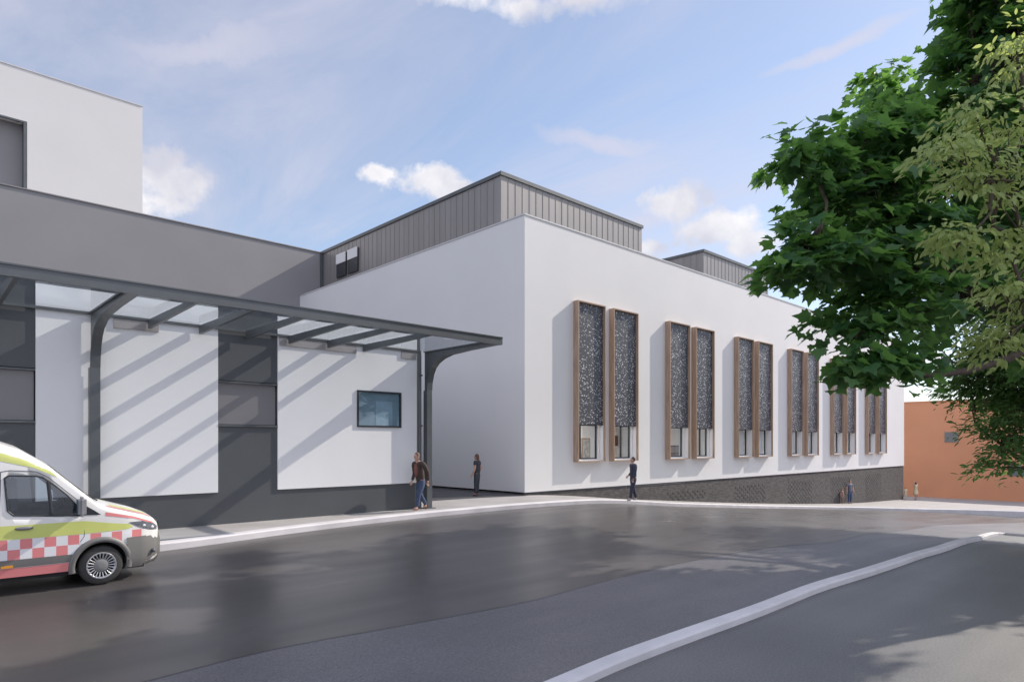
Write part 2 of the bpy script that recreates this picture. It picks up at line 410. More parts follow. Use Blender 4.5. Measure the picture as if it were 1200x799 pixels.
for a, b in ((3.68, 4.62), (7.6, 9.93), (11.5, 12.05)):
    box('vent_panel', mat('vent_panel_grey', (.34, .32, .32), .6) if 'vent_panel_grey' not in bpy.data.materials else bpy.data.materials['vent_panel_grey'], (a, b, WV-.075, WV-.042, 4.72, 4.93), lb)  # flat grey panels on the wall below the back beam
q = MB(); q.tube([(12.18, WV-.10, -.05), (12.18, WV-.10, 5.0)], .045, 10)
for z in (1.0, 2.6, 4.2): q.box(12.12, 12.24, WV-.16, WV-.042, z, z+.05)
q.build('downpipe', 'steel', lb)
# ------------------------------------------------------------ canopy
cn = empty('entrance_canopy', (4, 15.5, 0), label='long charcoal steel and glass canopy on curved posts along the low building', cat='canopy')
cn.location = (0, 0, 0)
FV = 13.7
def arm_profile():
    lo = [(17.0, 1.70), (16.97, 1.95), (16.9, 2.18), (16.78, 2.38), (16.6, 2.53), (16.3, 2.65), (15.9, 2.73), (15.0, 2.775), (FV+.11, 2.80)]
    up = [(FV+.11, 2.93), (17.2, 2.95)]
    return lo+up+[(17.2, 1.70)]
for pu in (-5.85, 3.17, 12.31):
    mb = MB(); mb.box(pu, pu+.2, 17.0, 17.2, -.1, 1.7+CAMZ)
    # flanges
    pr = arm_profile()
    mb.box(pu-.09, pu+.29, 16.92, 17.23, -.02, .025)
    mb.build('post', 'steel', cn, bevel=.008)
    mb = MB()
    mb.prism([(a, b+CAMZ) for a, b in pr], lambda p, t: (t, p[0], p[1]), pu+.05, pu+.15)
    lo = pr[:9]
    for (a, b), (c, d) in zip(lo, lo[1:]):     # curved bottom flange
        mb.add([(pu, a, b+CAMZ-.002), (pu+.2, a, b+CAMZ-.002), (pu+.2, c, d+CAMZ-.002), (pu, c, d+CAMZ-.002),
                (pu, a+.02, b+CAMZ+.025), (pu+.2, a+.02, b+CAMZ+.025), (pu+.2, c+.02, d+CAMZ+.025), (pu, c+.02, d+CAMZ+.025)],
               [(0, 3, 2, 1), (4, 5, 6, 7), (0, 1, 5, 4), (1, 2, 6, 5), (2, 3, 7, 6), (3, 0, 4, 7)])
    mb.box(pu, pu+.2, FV+.12, 17.2, 4.955, 4.99)
    mb.build('arm', 'steel', cn)
for ru_ in (-4.7, -3.6, -2.4, -1.2, .3, 1.48, 4.38, 5.52, 6.68, 7.83, 8.98, 10.12):
    mb = MB()
    mb.prism([(FV+.11, 4.86), (FV+.11, 4.97), (17.2, 4.985), (17.2, 4.78)], lambda p, t: (t, p[0], p[1]), ru_, ru_+.075)
    mb.build('rafter', 'steel', cn)
mb = MB(); mb.box(-7, 12.53, FV, FV+.10, 4.845, 5.03); mb.box(-7, 12.53, FV-.02, FV+.16, 5.031, 5.06); mb.build('front_beam', 'steel', cn)
mb = MB(); mb.box(-7, 12.2, 17.205, 17.255, 4.95, 5.01); mb.build('back_beam', 'steel', cn)
gu = [-7, -5.75, -4.66, -3.56, -2.36, -1.16, .34, 1.52, 3.27, 4.42, 5.56, 6.72, 7.87, 9.02, 10.16, 12.41]
for a, b in zip(gu, gu[1:]): box('glass_panel', 'glass_canopy', (a+.008, b-.008, FV+.17, 17.2, 5.0, 5.012), cn)

# ------------------------------------------------------------ grey block behind and tall white tower
gb = empty('grey_block', label='plain grey rendered block rising behind the low building', cat='building')
box('wall', 'grey', (-30, 20.25, 39.5, 44.5, -.5, 14.4), gb)
box('parapet_capping', 'clad', (-30, 20.26, 39.44, 44.5, 14.402, 14.46), gb)
box('corner_flashing', 'steel', (20.1, 20.26, 39.40, 39.497, 11.4, 14.4), gb)
tw = empty('tall_white_block', label='tall white block at the upper left with a grey recessed bay', cat='building')
q = MB(); TV = 46.
k = TV/45
TU = 11.15*k; TZ = 20.7*k+CAMZ; wu = 5.4*k; wz1 = 17.85*k+CAMZ; wz0 = 14.15*k+CAMZ
q.box(wu, TU, TV, TV+14, 0, TZ); q.box(-30, wu, TV, TV+14, wz1, TZ); q.box(-30, wu, TV, TV+14, 0, wz0); q.box(-30, wu, TV+.8, TV+14, wz0, wz1)
q.build('wall', mat('tower_render', (.70, .69, .68), .8, .02, .5), tw)
box('recessed_panel', 'grey', (-29.9, wu-.02, TV+.62, TV+.79, wz0+.02, wz1-.02), tw)
q = MB(); q.box(wu-.16, wu-.02, TV-.03, TV+.6, wz0, wz1); q.box(-30, wu-.16, TV-.03, TV+.1, wz1-.1, wz1-.003); q.build('bay_trim', 'steel', tw)
box('parapet_capping', 'trim', (-30, TU+.03, TV-.04, TV+14, TZ+.002, TZ+.06), tw)

# ------------------------------------------------------------ main white building
U0, U1, V0 = 18.74, 67.2, 19.15
wb = empty('white_building', label='long white rendered building with timber framed windows over a brown brick base', cat='building')
PU = [21.72+7.1*i for i in range(6)]
FW, FH0, FH1 = 1.9, 1.25, 8.32
frames = [x for p in PU for x in (p, p+2.5)]
OZ0, OZ1 = 1.36, 2.93
ZT = 11.38
q = MB()
q.box(U0, U1, V0, V0+.25, .07, OZ0); q.box(U0, U1, V0, V0+.25, OZ1, ZT)
xs = [U0]
for fx in frames: xs += [fx+.11, fx+FW-.11]
xs.append(U1)
for a, b in zip(xs[::2], xs[1::2]): q.box(a, b, V0, V0+.25, OZ0, OZ1)
q.box(U0, U0+.3, V0+.25, 45, .07, ZT); q.box(U1-.3, U1, V0+.25, 45, .07, ZT); q.box(U0+.3, U1-.3, 44.7, 45, .07, ZT)
q.build('wall', 'white', wb)
q = MB(); q.box(U0-.03, U1+.03, V0-.03, V0+.3, ZT+.002, ZT+.06); q.box(U0-.03, U0+.33, V0+.302, 39.4, ZT+.002, ZT+.06); q.build('parapet_capping', 'trim', wb)
box('roof', 'grey', (U0+.3, U1-.3, V0+.25, 44.7, 10.7, 10.9), wb)
# rooms behind the ground floor windows
q = MB(); q.box(U0+.3, U1-.3, 22.0, 22.1, .5, 3.3); q.box(U0+.3, U1-.3, V0+.25, 22., .5, .62); q.box(U0+.3, U1-.3, V0+.25, 22., 3.2, 3.3)
for p in PU[1:]: q.box(p-.3, p-.2, V0+.25, 22., .62, 3.2)
q.build('rooms', 'room', wb)
lp, lnt, lout = newmat('led_panel'); le = lnt.nodes.new('ShaderNodeEmission'); le.inputs[0].default_value = (1, .98, .95, 1); le.inputs[1].default_value = 5.5; lnt.links.new(le.outputs[0], lout.inputs[0])
for p in PU: box('ceiling_lamp', lp, (p+.4, p+4.0, V0+.9, V0+1.5, 3.15, 3.19), wb)
# brick plinth, following the falling ground
q = MB(); n = 60; BV = V0+.05
bu = [U0+.02+(U1-U0-.04)*i/n for i in range(n+1)]
q.add([(u, BV, z) for u in bu for z in (base(u)-.4, .0)], [(2*i, 2*i+2, 2*i+3, 2*i+1) for i in range(n)])
q.box(U0+.02, U0+.32, BV+.001, 40, -.4, 0.); q.box(U1-.32, U1-.02, BV+.001, 40, -4, 0.)
pl = q.build('brick_plinth', 'brick', wb)
box('shadow_gap', 'steel', (U0+.04, U1-.04, V0+.09, V0+.2, .0, .069), wb)
for i, p in enumerate(PU):
    a, b = p+.3, p+4.1
    if i == 0: a += 1.3
    q = MB(); z = -.42; row = 0
    while z > base(p+2)-.1+.25:
        x = a+(.24 if row % 2 else 0)
        while x < b:
            q.box(x, x+.22, BV-.013, BV-.001, z-.13, z-.03); x += .48
        z -= .16; row += 1
    q.build('brick_pattern', 'brick', pl)
for i, fx in enumerate(frames):
    q = MB(); d0, d1 = V0-.30, V0-.002
    t = .05
    q.box(fx, fx+t, d0, d1, FH0, FH1); q.box(fx+FW-t, fx+FW, d0, d1, FH0, FH1)
    q.box(fx+t, fx+FW-t, d0, d1, FH1-t, FH1); q.box(fx+t, fx+FW-t, d0, d1, FH0, FH0+t)
    wn = q.build('window', 'wood', wb)
    box('screen', 'screen', (fx+t+.004, fx+FW-t-.004, V0-.16, V0-.13, OZ1-.03, FH1-t-.004), wn)
    q = MB(); q.box(fx+t+.002, fx+t+.02, V0-.20, V0-.003, FH0+t+.02, OZ1-.04); q.box(fx+FW-t-.02, fx+FW-t-.002, V0-.20, V0-.003, FH0+t+.02, OZ1-.04); q.box(fx+t+.002, fx+FW-t-.002, V0-.20, V0-.003, FH0+t+.001, FH0+t+.019)
    q.build('liner', 'white', wn)
    a, b = fx+.114, fx+FW-.114
    q = MB(); y0, y1 = V0+.15, V0+.22
    mx = a+(.32 if i % 2 == 0 else .6)*(b-a) if i < 4 else a+.42*(b-a)
    q.box(a, a+.055, y0, y1, OZ0+.003, OZ1-.003); q.box(b-.055, b, y0, y1, OZ0+.003, OZ1-.003); q.box(mx-.035, mx+.035, y0, y1, OZ0+.06, OZ1-.06)
    q.box(a+.055, b-.055, y0, y1, OZ0+.003, OZ0+.06); q.box(a+.055, b-.055, y0, y1, OZ1-.06, OZ1-.003)
    q.build('casement', 'frame', wn)
    box('glass', 'glass', (a+.05, b-.05, V0+.18, V0+.188, OZ0+.05, OZ1-.05), wn)
    if i > 3:
        q = MB(); n = 14; x0, x1 = a+.06, b-.06
        vs_ = [(x0+(x1-x0)*k/(n*2), V0+.33+.035*math.sin(k*math.pi/2), z) for k in range(2*n+1) for z in (OZ0+.02, OZ1+.2)]
        q.add(vs_, [(2*k, 2*k+2, 2*k+3, 2*k+1) for k in range(2*n)], 0, True)
        q.build('blind', 'blind', wn)
# penthouses
def penthouse(u0, u1, v0, v1, z0, z1):
    q = MB(); q.box(u0, u1, v0, v1, z0, z1)
    x = u0+.45
    while x < u1-.1: q.box(x, x+.016, v0-.014, v0-.001, z0, z1-.12); x += .46
    y = v0+.5
    while y < v1-.1: q.box(u0-.014, u0-.001, y, y+.016, z0, z1-.12); y += .46
    ph = q.build('plant_room', 'clad', wb)
    q = MB(); q.box(u0-.07, u1+.07, v0-.07, v1, z1+.002, z1+.07); q.box(u0-.07, u1+.07, v0-.07, v0-.002, z1-.10, z1); q.box(u0-.07, u0-.002, v0, v1, z1-.10, z1)
    q.build('fascia', 'steel', ph)
    return ph
PZ = 12.42+CAMZ
p1 = penthouse(20.3, 31.2, 22.3, 44.6, 10.9, PZ)
p2 = penthouse(37.9, 46.9, 22.3, 40, 10.9, PZ)
q = MB()
for (y0, y1) in ((34.95, 36.1), (36.35, 37.5)):
    q.box(20.2, 20.262, y0, y1, 12.42, 13.85)
q.build('louvre_window', 'frame', p1)
q = MB()
for (y0, y1) in ((34.95, 36.1), (36.35, 37.5)): q.box(20.16, 20.198, y0, y1, 13.25, 13.85)
q.build('window_hood', 'white', p1)

# ------------------------------------------------------------ terracotta building
OB = empty('terracotta_building', label='plain terracotta rendered building closing the view at the end of the street', cat='building')
gu0 = 80.
q = MB(); q.box(gu0, gu0+30, -30, 45, -6, CAMZ+4.45); q.build('wall', 'terracotta', OB)
box('parapet_capping', 'terracotta', (gu0-.06, gu0+30, -30.05, 45, CAMZ+4.452, CAMZ+4.55), OB)
def side_px(px, py):   # point on the plane u = gu0
    s = (px-600)/770; Z = gu0/(.6854+.7281*s); return Z*(.7281-.6854*s), CAMZ+(520-py)/770*Z
for (x0, y0, x1, y1) in ((1107, 506, 1123, 518), (1183, 510, 1206, 519), (1182, 545, 1204, 558)):
    va, za = side_px(x0, y0); vb, zb = side_px(x1, y1)
    q = MB(); q.box(gu0-.06, gu0-.003, vb, va, zb, za)
    wn = q.build('window', mat('grey_sash', (.2, .2, .2), .5), OB)
    box('pane', 'darkglass' if False else mat('grey_pane', (.13, .15, .16), .25), (gu0-.08, gu0-.062, vb+.1, va-.1, zb+.1, za-.1), wn)

# ------------------------------------------------------------ things seen inside the windows
def room_thing(name, label, cat, b, m, child=None):
    o = box(name, m, b); tag(o, label, cat); return o
pic = MB().box(25.5, 26.15, 21.9, 21.99, 1.1, 2.35).build('picture_frame', 'wood'); tag(pic, 'wood framed picture on the wall inside the first window', 'picture')
box('canvas', mat('picture_canvas', (.45, .47, .46), .7, .4, 6), (25.57, 26.08, 21.885, 21.898, 1.17, 2.28), pic)
tv = MB().box(27.6, 28.45, 21.88, 21.99, 1.95, 2.5, bev=.01).build('wall_screen', 'black'); tag(tv, 'dark screen hung on the wall inside the second window', 'screen')
ch = empty('armchair', (24.0, 20.8, .62), label='grey armchair seen through the first window beside the corner', cat='chair')
box('seat', 'spandrel', (-.3, .3, -.3, .3, .2, .45), ch, .03); box('backrest', 'spandrel', (-.3, .3, .3, .42, .2, 1.15), ch, .03)
for sx in (-.28, .22):
    for sy in (-.28, .3): box('leg', 'wood', (sx, sx+.05, sy, sy+.05, 0, .2), ch)
for k_, (cu, lab) in enumerate(((31.6, 'dark equipment cabinet inside the third window from the corner'),)):
    cb = empty('cabinet', (cu, 20.6, .62), label=lab, cat='cabinet')
    box('carcass', 'frame', (-.45, .45, -.2, .25, 0, 1.35), cb, .01)
    for z in (.1, .52, .94): box('drawer', 'spandrel', (-.4, .4, -.22, -.202, z, z+.34), cb)

# ------------------------------------------------------------ trees
def leaf_shape(kind):
    if kind == 'maple':
        pts = [(0, 0), (.16, -.04), (.30, -.02), (.33, .10), (.54, .30), (.40, .36), (.44, .54), (.28, .50), (.16, .62), (.10, .78), (0, 1.0)]
        o = pts+[(-x, y) for x, y in pts[-2:0:-1]]
        P = [(0, .38, 0)]+[(x, y, .22*abs(x)-.12*y*y) for x, y in o]
        n = len(o); T = [(0, 1+i, 1+(i+1) % n) for i in range(n)]
        return np.array(P), np.array(T)
    if kind == 'leaflet':
        P = [(0, 0, 0), (.17, .3, .04), (.16, .62, .02), (0, 1, -.1), (-.16, .62, .02), (-.17, .3, .04)]
        return np.array(P), np.array([(0, 1, 2), (0, 2, 3), (0, 3, 4), (0, 4, 5)])
    P = [(0, 0, 0), (.3, .35, .05), (0, 1, -.08), (-.3, .35, .05)]
    return np.array(P), np.array([(0, 1, 2), (0, 2, 3)])
def leaves_mesh(name, pos, nrm, tip, size, kind, material, parent):
    P, T = leaf_shape(kind)
    P = P.copy(); P[:, 1] -= .2
    n = len(pos)
    nrm = nrm/np.linalg.norm(nrm, axis=1, keepdims=True)
    tip = tip-nrm*(tip*nrm).sum(1, keepdims=True); tip = tip/np.linalg.norm(tip, axis=1, keepdims=True)
    sd = np.cross(tip, nrm)
    V = pos[:, None, :]+size[:, None, None]*(P[None, :, 0:1]*sd[:, None, :]+P[None, :, 1:2]*tip[:, None, :]+P[None, :, 2:3]*nrm[:, None, :])
    F = (T[None]+(np.arange(n)*len(P))[:, None, None]).reshape(-1, 3)
    me = bpy.data.meshes.new(name)
    me.vertices.add(n*len(P)); me.vertices.foreach_set('co', V.reshape(-1).astype(np.float32))
    me.loops.add(len(F)*3); me.loops.foreach_set('vertex_index', F.reshape(-1).astype(np.int32))
    me.polygons.add(len(F)); me.polygons.foreach_set('loop_start', (np.arange(len(F))*3).astype(np.int32))
    me.polygons.foreach_set('use_smooth', np.ones(len(F), bool))
    me.update(calc_edges=True); me.materials.append(material)
    o = bpy.data.objects.new(name, me); C.objects.link(o); o.parent = parent
    return o
def P3(px, py, Z):
    s = (px-600)/770
    return Vector((Z*(.6854+.7281*s), Z*(.7281-.6854*s), CAMZ+(520-py)/770*Z))
bark = mat('bark', (.085, .065, .05), .9, .35, 6, bump=.6, bscale=25)
def tree(name, label, root, blobs, kind, lsize, dens, leafm, trunk_r, fork_h, group=None, spray_n=34, spray_r=.55, lift=.35):
    """blobs: (centre, radii); sprays of leaves on twigs fill each blob unevenly"""
    root = Vector(root)
    t = empty(name, root, label=label, cat='tree', group=group)
    fork = Vector((root.x, root.y, root.z+fork_h))
    tr = MB(); lc = lambda p: Vector(p)-root
    path = [root+Vector((0, 0, -.3)), root+Vector((.03, 0, .5)), root+Vector((-.05, .06, fork_h*.5)), fork]
    tr.tube([lc(p) for p in path], [trunk_r*1.45, trunk_r*1.08, trunk_r*.95, trunk_r*.85], 14)
    pos, nrm, tip, siz = [], [], [], []
    boughs = []
    for (c, rad) in blobs:
        c = Vector(c); rad = Vector(rad)
        start = fork
        if boughs and len(boughs) % 4:
            cand = [p_ for bg_ in boughs for p_ in bg_[2:5]]
            start = min(cand, key=lambda p_: (p_-c).length+.5*max(0, (p_-fork).length-(c-fork).length))
        d = c-start
        limb = []
        bend = Vector((rng.normal(0, .25), rng.normal(0, .25), -.12*d.length))
        for k in range(7):
            f_ = k/6; limb.append(start+d*f_+bend*math.sin(math.pi*f_)*.8+Vector(rng.normal(0, .05, 3)))
        r0 = min(trunk_r*.5, .03+.018*d.length) if start is fork else min(.06, .02+.012*d.length)
        boughs.append(limb)
        tr.tube([lc(p) for p in limb], [r0*(1-.78*k/6) for k in range(7)], 8)
        ns = max(6, int(dens*(rad.x*rad.y*rad.z)**(2/3)))
        for _ in range(ns):
            q = rng.normal(size=3); q /= np.linalg.norm(q)
            rr_ = rng.uniform(.25, 1.)**.5
            sp = c+Vector((q[0]*rad.x, q[1]*rad.y, q[2]*rad.z))*rr_*rng.uniform(.8, 1.12)
            st = limb[int(rng.integers(3, 7))]
            mid = st.lerp(sp, .55)+Vector((0, 0, -.15))
            if rng.random() < .75: tr.tube([lc(st), lc(mid), lc(sp)], [.02, .013, .005], 4, caps=False)
            out = (sp-c); out.z *= .4
            if out.length < .1: out = Vector(rng.normal(size=3))
            out.normalize(); out = out+Vector((0, 0, -.25)); out.normalize()
            n_ = int(spray_n*rng.uniform(.6, 1.3)); side = out.cross(Vector((0, 0, 1))).normalized()
            a = rng.normal(0, .5, n_)*spray_r; b = rng.uniform(-.9, 1., n_)*spray_r; hgt = rng.normal(0, .16, n_)*spray_r-.25*b*b/spray_r
            pp = np.array(sp)[None]+a[:, None]*np.array(side)[None]+b[:, None]*np.array(out)[None]+hgt[:, None]*np.array([0, 0, 1.])[None]
            pos.append(pp)
            nn = np.array([0, 0, 1.])[None]+np.array(out)[None]*lift+rng.normal(0, .42, (n_, 3)); nrm.append(nn)
            tt = np.array(out)[None]*1.+np.array(side)[None]*np.sign(a)[:, None]*.5+rng.normal(0, .35, (n_, 3)); tip.append(tt)
            siz.append(lsize*rng.uniform(.6, 1.25, n_))
    tr.build('trunk', bark, t)
    pos = np.concatenate(pos)-np.array(root)[None]
    leaves_mesh('crown', pos, np.concatenate(nrm), np.concatenate(tip), np.concatenate(siz), kind, leafm, t)
    return len(pos)
lm_maple = leafmat('maple_leaf', (.025, .085, .04), (.085, .17, .07), (.26, .52, .10), .40)
lm_pale = leafmat('pale_leaf', (.20, .27, .10), (.34, .42, .18), (.62, .72, .22), .45)
lm_mid = leafmat('mid_leaf', (.05, .12, .035), (.12, .2, .07), (.22, .42, .1), .36)
def B(px, py, Z, rpx, rpy=None, rz=None):
    rpy = rpy or rpx
    rx = rpx*Z/770; ry = rpy*Z/770
    return (P3(px, py, Z), (rx, rz or rx, ry))
bl = [B(1035, 130, 15, 42), B(1050, 185, 15.5, 60), B(990, 185, 14.5, 45), B(940, 185, 14, 30, 26), B(1000, 240, 15, 60), B(948, 290, 13.6, 38, 26), B(930, 312, 13.4, 22, 14),
      B(985, 300, 14, 60), B(1040, 290, 15, 70), B(1100, 240, 16, 85), B(1120, 340, 15.5, 70, 50), B(1050, 360, 14.2, 60, 36), B(1005, 425, 13.2, 32, 16), B(1050, 425, 13.4, 34, 15), B(1000, 375, 13.6, 40, 28),
      B(1150, 60, 15.5, 50), B(1135, 10, 15.5, 32), B(1200, 0, 16, 70), B(1190, 130, 16, 95), B(1240, 230, 17, 110), B(1180, -60, 15, 60),
      B(1300, 60, 17, 130), B(1290, 350, 16, 80), B(1290, 440, 17, 50), B(1250, 300, 15.5, 80), B(1330, 300, 16.5, 95), B(1310, 180, 16, 95), B(1395, 330, 16.5, 105), B(1250, 380, 15.5, 50),
      B(1050, 122, 20, 26, 22), B(1095, 175, 21, 60), B(1160, 60, 22, 42), B(1060, 215, 25, 50), B(1150, 130, 26, 50), B(1015, 195, 22, 36, 28), B(985, 205, 19, 28, 22), B(1010, 300, 22, 60, 40), B(950, 185, 18.5, 24, 20), B(1035, 105, 20, 24, 20), B(1042, 102, 24, 20, 18)]
root = P3(1262, 520, 16.0); root.z = gz(root.x, root.y)
n1 = tree('maple_tree', 'broad dark green maple whose crown fills the upper right of the view', root, bl, 'maple', .32, 15, lm_maple, .27, 5.7)
# street trees further back whose shade falls on the road
def crown_at(u, v, z, r, n=12, sq=.8):
    out = []
    for i in range(n):
        q = rng.normal(size=3); q /= np.linalg.norm(q); q[2] *= .75
        rr_ = r*.62
        out.append(((u+q[0]*rr_, v+q[1]*rr_, z+q[2]*rr_*sq), (r*.42,)*3))
    return out
u, v = 31.5, 1.0
bl = crown_at(31.0, 3.2, gz(u, v)+8.0, 5.0, 16)+[B(1178, 545, 22, 28, 12), B(1162, 505, 22, 24, 18), B(1135, 452, 23, 30, 18), B(1190, 505, 21, 42, 34), B(1108, 432, 24, 18, 12), B(1200, 440, 22, 60, 45), B(1160, 440, 22, 46, 26), B(1185, 475, 23, 46, 34), B(1208, 530, 22, 40, 28), B(1140, 410, 23, 34, 24), B(1100, 395, 24, 26, 18)]
n2 = tree('street_tree', 'mid green tree with low drooping branches in front of the terracotta building', (u, v, gz(u, v)), bl, 'leaflet', .24, 15, lm_mid, .26, 4.0, spray_n=50, spray_r=.7)
# pale tree at the right edge, in front of the maple
bl = [B(1150, 130, 10.5, 36, 44), B(1190, 170, 10.5, 60, 60), B(1135, 215, 10.5, 38, 26), B(1112, 180, 10.3, 20, 12), B(1180, 280, 10.6, 45, 38), B(1118, 282, 10.3, 20, 12), B(1195, 345, 10.5, 32, 32), B(1172, 395, 10.6, 16, 16),
      B(1195, 60, 10.8, 22, 40), B(1240, 200, 11, 60, 90), B(1250, 60, 11, 50), B(1240, 330, 11, 50)]
root = P3(1300, 520, 11.6); root.z = gz(root.x, root.y)
n3 = tree('pale_tree', 'pale yellow green tree with narrow leaflets hanging in at the right edge', root, bl, 'leaflet', .165, 17, lm_pale, .18, 3.2, spray_n=48, spray_r=.45, lift=.9)
print('LEAVES', n1, n2, n3)

# ------------------------------------------------------------ people
SK = {}
def skin_mesh(J, E, rad, sub=1, root=0):
    me = bpy.data.meshes.new('tmp'); names = list(J)
    me.from_pydata([J[n] for n in names], [(names.index(a), names.index(b)) for a, b in E], [])
    o = bpy.data.objects.new('tmp', me); C.objects.link(o)
    sk = o.modifiers.new('s', 'SKIN'); sk.use_smooth_shade = True; sk.branch_smoothing = .5
    if not me.skin_vertices: raise RuntimeError('no skin layer')
    for i, n in enumerate(names):
        r = rad[n]; me.skin_vertices[0].data[i].radius = r if hasattr(r, '__len__') else (r, r)
        me.skin_vertices[0].data[i].use_root = (i == root)
    su = o.modifiers.new('u', 'SUBSURF'); su.levels = sub; su.render_levels = sub
    dg = bpy.context.evaluated_depsgraph_get(); ev_ = o.evaluated_get(dg)
    m2 = bpy.data.meshes.new_from_object(ev_)
    vs_ = [v.co.copy() for v in m2.vertices]; fs_ = [tuple(p.vertices) for p in m2.polygons]
    bpy.data.objects.remove(o); bpy.data.meshes.remove(me); bpy.data.meshes.remove(m2)
    return vs_, fs_
skinm = mat('skin', (.55, .33, .25), .55, .05)
def person(label, px, py, H, face, pose, top, legs, hair, shoe=(.05, .04, .04), female=False, skirt=None, sleeves=True, cat='person', at=None, skin=None, long_hair=False, open_jacket=None, group=None):
    u, v = at if at else unproj(px, py, lambda a, b: base(a))
    o = empty('person', (u, v, base(u)+.012), R(face), label=label, cat=cat, group=group)
    sm_ = skin or skinm
    g_ = lambda k, d: Vector(pose.get(k, d))*H
    lean = pose.get('lean', 0.)
    sh = .105 if female else .122
    J = dict(pel=(0, 0, .52), spi=(0, lean*.35, .61), che=(0, lean*.7, .73), nb=(0, lean, .815), nk=(0, lean*1.12, .855))
    J = {k: Vector(p)*H for k, p in J.items()}
    for s_, sx in (('l', -1), ('r', 1)):
        J['sh'+s_] = Vector((sx*sh*.98, lean*.92, .795))*H
        J['el'+s_] = g_('el'+s_, (sx*(sh+.035), lean*.5-.01, .63)); J['wr'+s_] = g_('wr'+s_, (sx*(sh+.04), lean*.4+.04, .49))
        d = (J['wr'+s_]-J['el'+s_]).normalized()
        J['ha'+s_] = J['wr'+s_]+d*.035*H
        J['hp'+s_] = Vector((sx*.048, 0, .44))*H
        J['kn'+s_] = g_('kn'+s_, (sx*.055, .01, .275)); J['an'+s_] = g_('an'+s_, (sx*.055, -.015, .045))
        J['to'+s_] = J['an'+s_]+Vector(pose.get('toe'+s_, (0, .085, -.028)))*H
    rb = dict(wai=.060, pel=.072, spi=.07, che=.082, nb=.045, nk=.03, sh=.042, el=.027, wr=.018, ha=.02, hp=.055, kn=.036, an=.024, to=.02)
    def rad(names, mul=1., add=0.):
        return {n: (rb[n if n in rb else n[:2]]*mul+add)*H for n in names}
    E = [('pel', 'spi'), ('spi', 'che'), ('che', 'nb'), ('nb', 'nk')]
    for s_ in 'lr': E += [('nb', 'sh'+s_), ('sh'+s_, 'el'+s_), ('el'+s_, 'wr'+s_), ('wr'+s_, 'ha'+s_), ('pel', 'hp'+s_), ('hp'+s_, 'kn'+s_), ('kn'+s_, 'an'+s_), ('an'+s_, 'to'+s_)]
    Jb = dict(J); rd = rad(J)
    vs_, fs_ = skin_mesh(Jb, E, rd, 1)
    mb = MB(); mb.add(vs_, fs_, 0, True)
    for s_, sx in (('l', -1), ('r', 1)):           # five curled fingers on each hand
        d = (J['ha'+s_]-J['wr'+s_]).normalized(); f_ = Vector((0, 1, 0)); f_ = (f_-d*f_.dot(d)).normalized(); sd = d.cross(f_)
        for k in range(4):
            b0_ = J['ha'+s_]+f_*(k-1.5)*.011*H+d*.006*H; L_ = (.034, .042, .045, .036)[k]*H
            mb.tube([b0_, b0_+d*L_*.5+sd*sx*-.002*H, b0_+d*L_*.85-sd*sx*-.008*H, b0_+d*L_-sd*sx*-.018*H], [.0055*H, .0052*H, .0047*H, .003*H], 6)
        b0_ = J['ha'+s_]+f_*.018*H-d*.012*H
        mb.tube([b0_, b0_+f_*.014*H+d*.014*H, b0_+f_*.016*H+d*.03*H], [.0065*H, .006*H, .0035*H], 6)
    hc = J['nk']+Vector((0, .012+pose.get('nod', 0)*.5, .062))*H
    rot = Matrix.Rotation(-pose.get('nod', 0)*6, 3, 'X')
    mb.ball(hc, (.043*H, .052*H, .066*H), 0, 16, rot)
    mb.ball(hc+rot @ Vector((0, .052*H, -.006*H)), (.008*H, .014*H, .014*H), 0, 8)      # nose
    mb.ball(hc+rot @ Vector((0, .026*H, -.04*H)), (.025*H, .028*H, .024*H), 0, 10)      # jaw
    for sx in (-1, 1): mb.ball(hc+rot @ Vector((sx*.043*H, 0, -.004*H)), (.007*H, .013*H, .017*H), 0, 8)
    mb.build('body', sm_, o)
    for sx in (-1, 1): MB().ball(hc+rot @ Vector((sx*.017*H, .046*H, .006*H)), (.006*H, .004*H, .0045*H), 0, 8).build('eye', M['black'], o)
    q = MB(); q.ball(hc+rot @ Vector((0, .049*H, -.03*H)), (.014*H, .004*H, .0035*H), 0, 8)
    q.build('mouth', mat('lips', (.35, .14, .12), .5), o)
    q = MB()
    q.ball(hc+rot @ Vector((0, -.010*H, .012*H)), (.048*H, .052*H, .062*H), 0, 14, rot)
    if long_hair:
        q.ball(hc+Vector((0, -.04*H, -.035*H)), (.04*H, .028*H, .075*H), 0, 12)
    q.build('hair', mat('hair', hair, .7, .2, 30), o)
    # top
    nm = ['spi', 'che', 'nb', 'shl', 'shr'] if not sleeves else ['spi', 'che', 'nb', 'shl', 'shr', 'ell', 'elr', 'wrl', 'wrr']
    Jt = {'hem': J['pel']+Vector((0, 0, -.075*H))}; Jt.update({n: J[n] for n in nm})
    if not sleeves:
        for s_ in 'lr': Jt['el'+s_] = J['sh'+s_].lerp(J['el'+s_], .55)
    Et = [('hem', 'spi'), ('spi', 'che'), ('che', 'nb'), ('nb', 'shl'), ('nb', 'shr'), ('shl', 'ell'), ('shr', 'elr')]
    if sleeves: Et += [('ell', 'wrl'), ('elr', 'wrr')]
    rt = {n: (rb[n if n in rb else n[:2]]*1.13+.006)*H for n in Jt if n != 'hem'}; rt['hem'] = .088*H
    rt['nb'] = .05*H
    vs_, fs_ = skin_mesh(Jt, Et, rt, 1, 0)
    MB().add(vs_, fs_, 0, True).build('jacket' if sleeves else 'top', mat('cloth', top, .85, .12, 12), o)
    if open_jacket:
        q = MB(); a = J['spi']; b = J['nb']
        q.ball((a+b)/2+Vector((0, .062*H, -.02*H)), (.042*H, .04*H, .115*H), 0, 12); q.build('shirt', mat('cloth', open_jacket, .85, .1, 12), o)
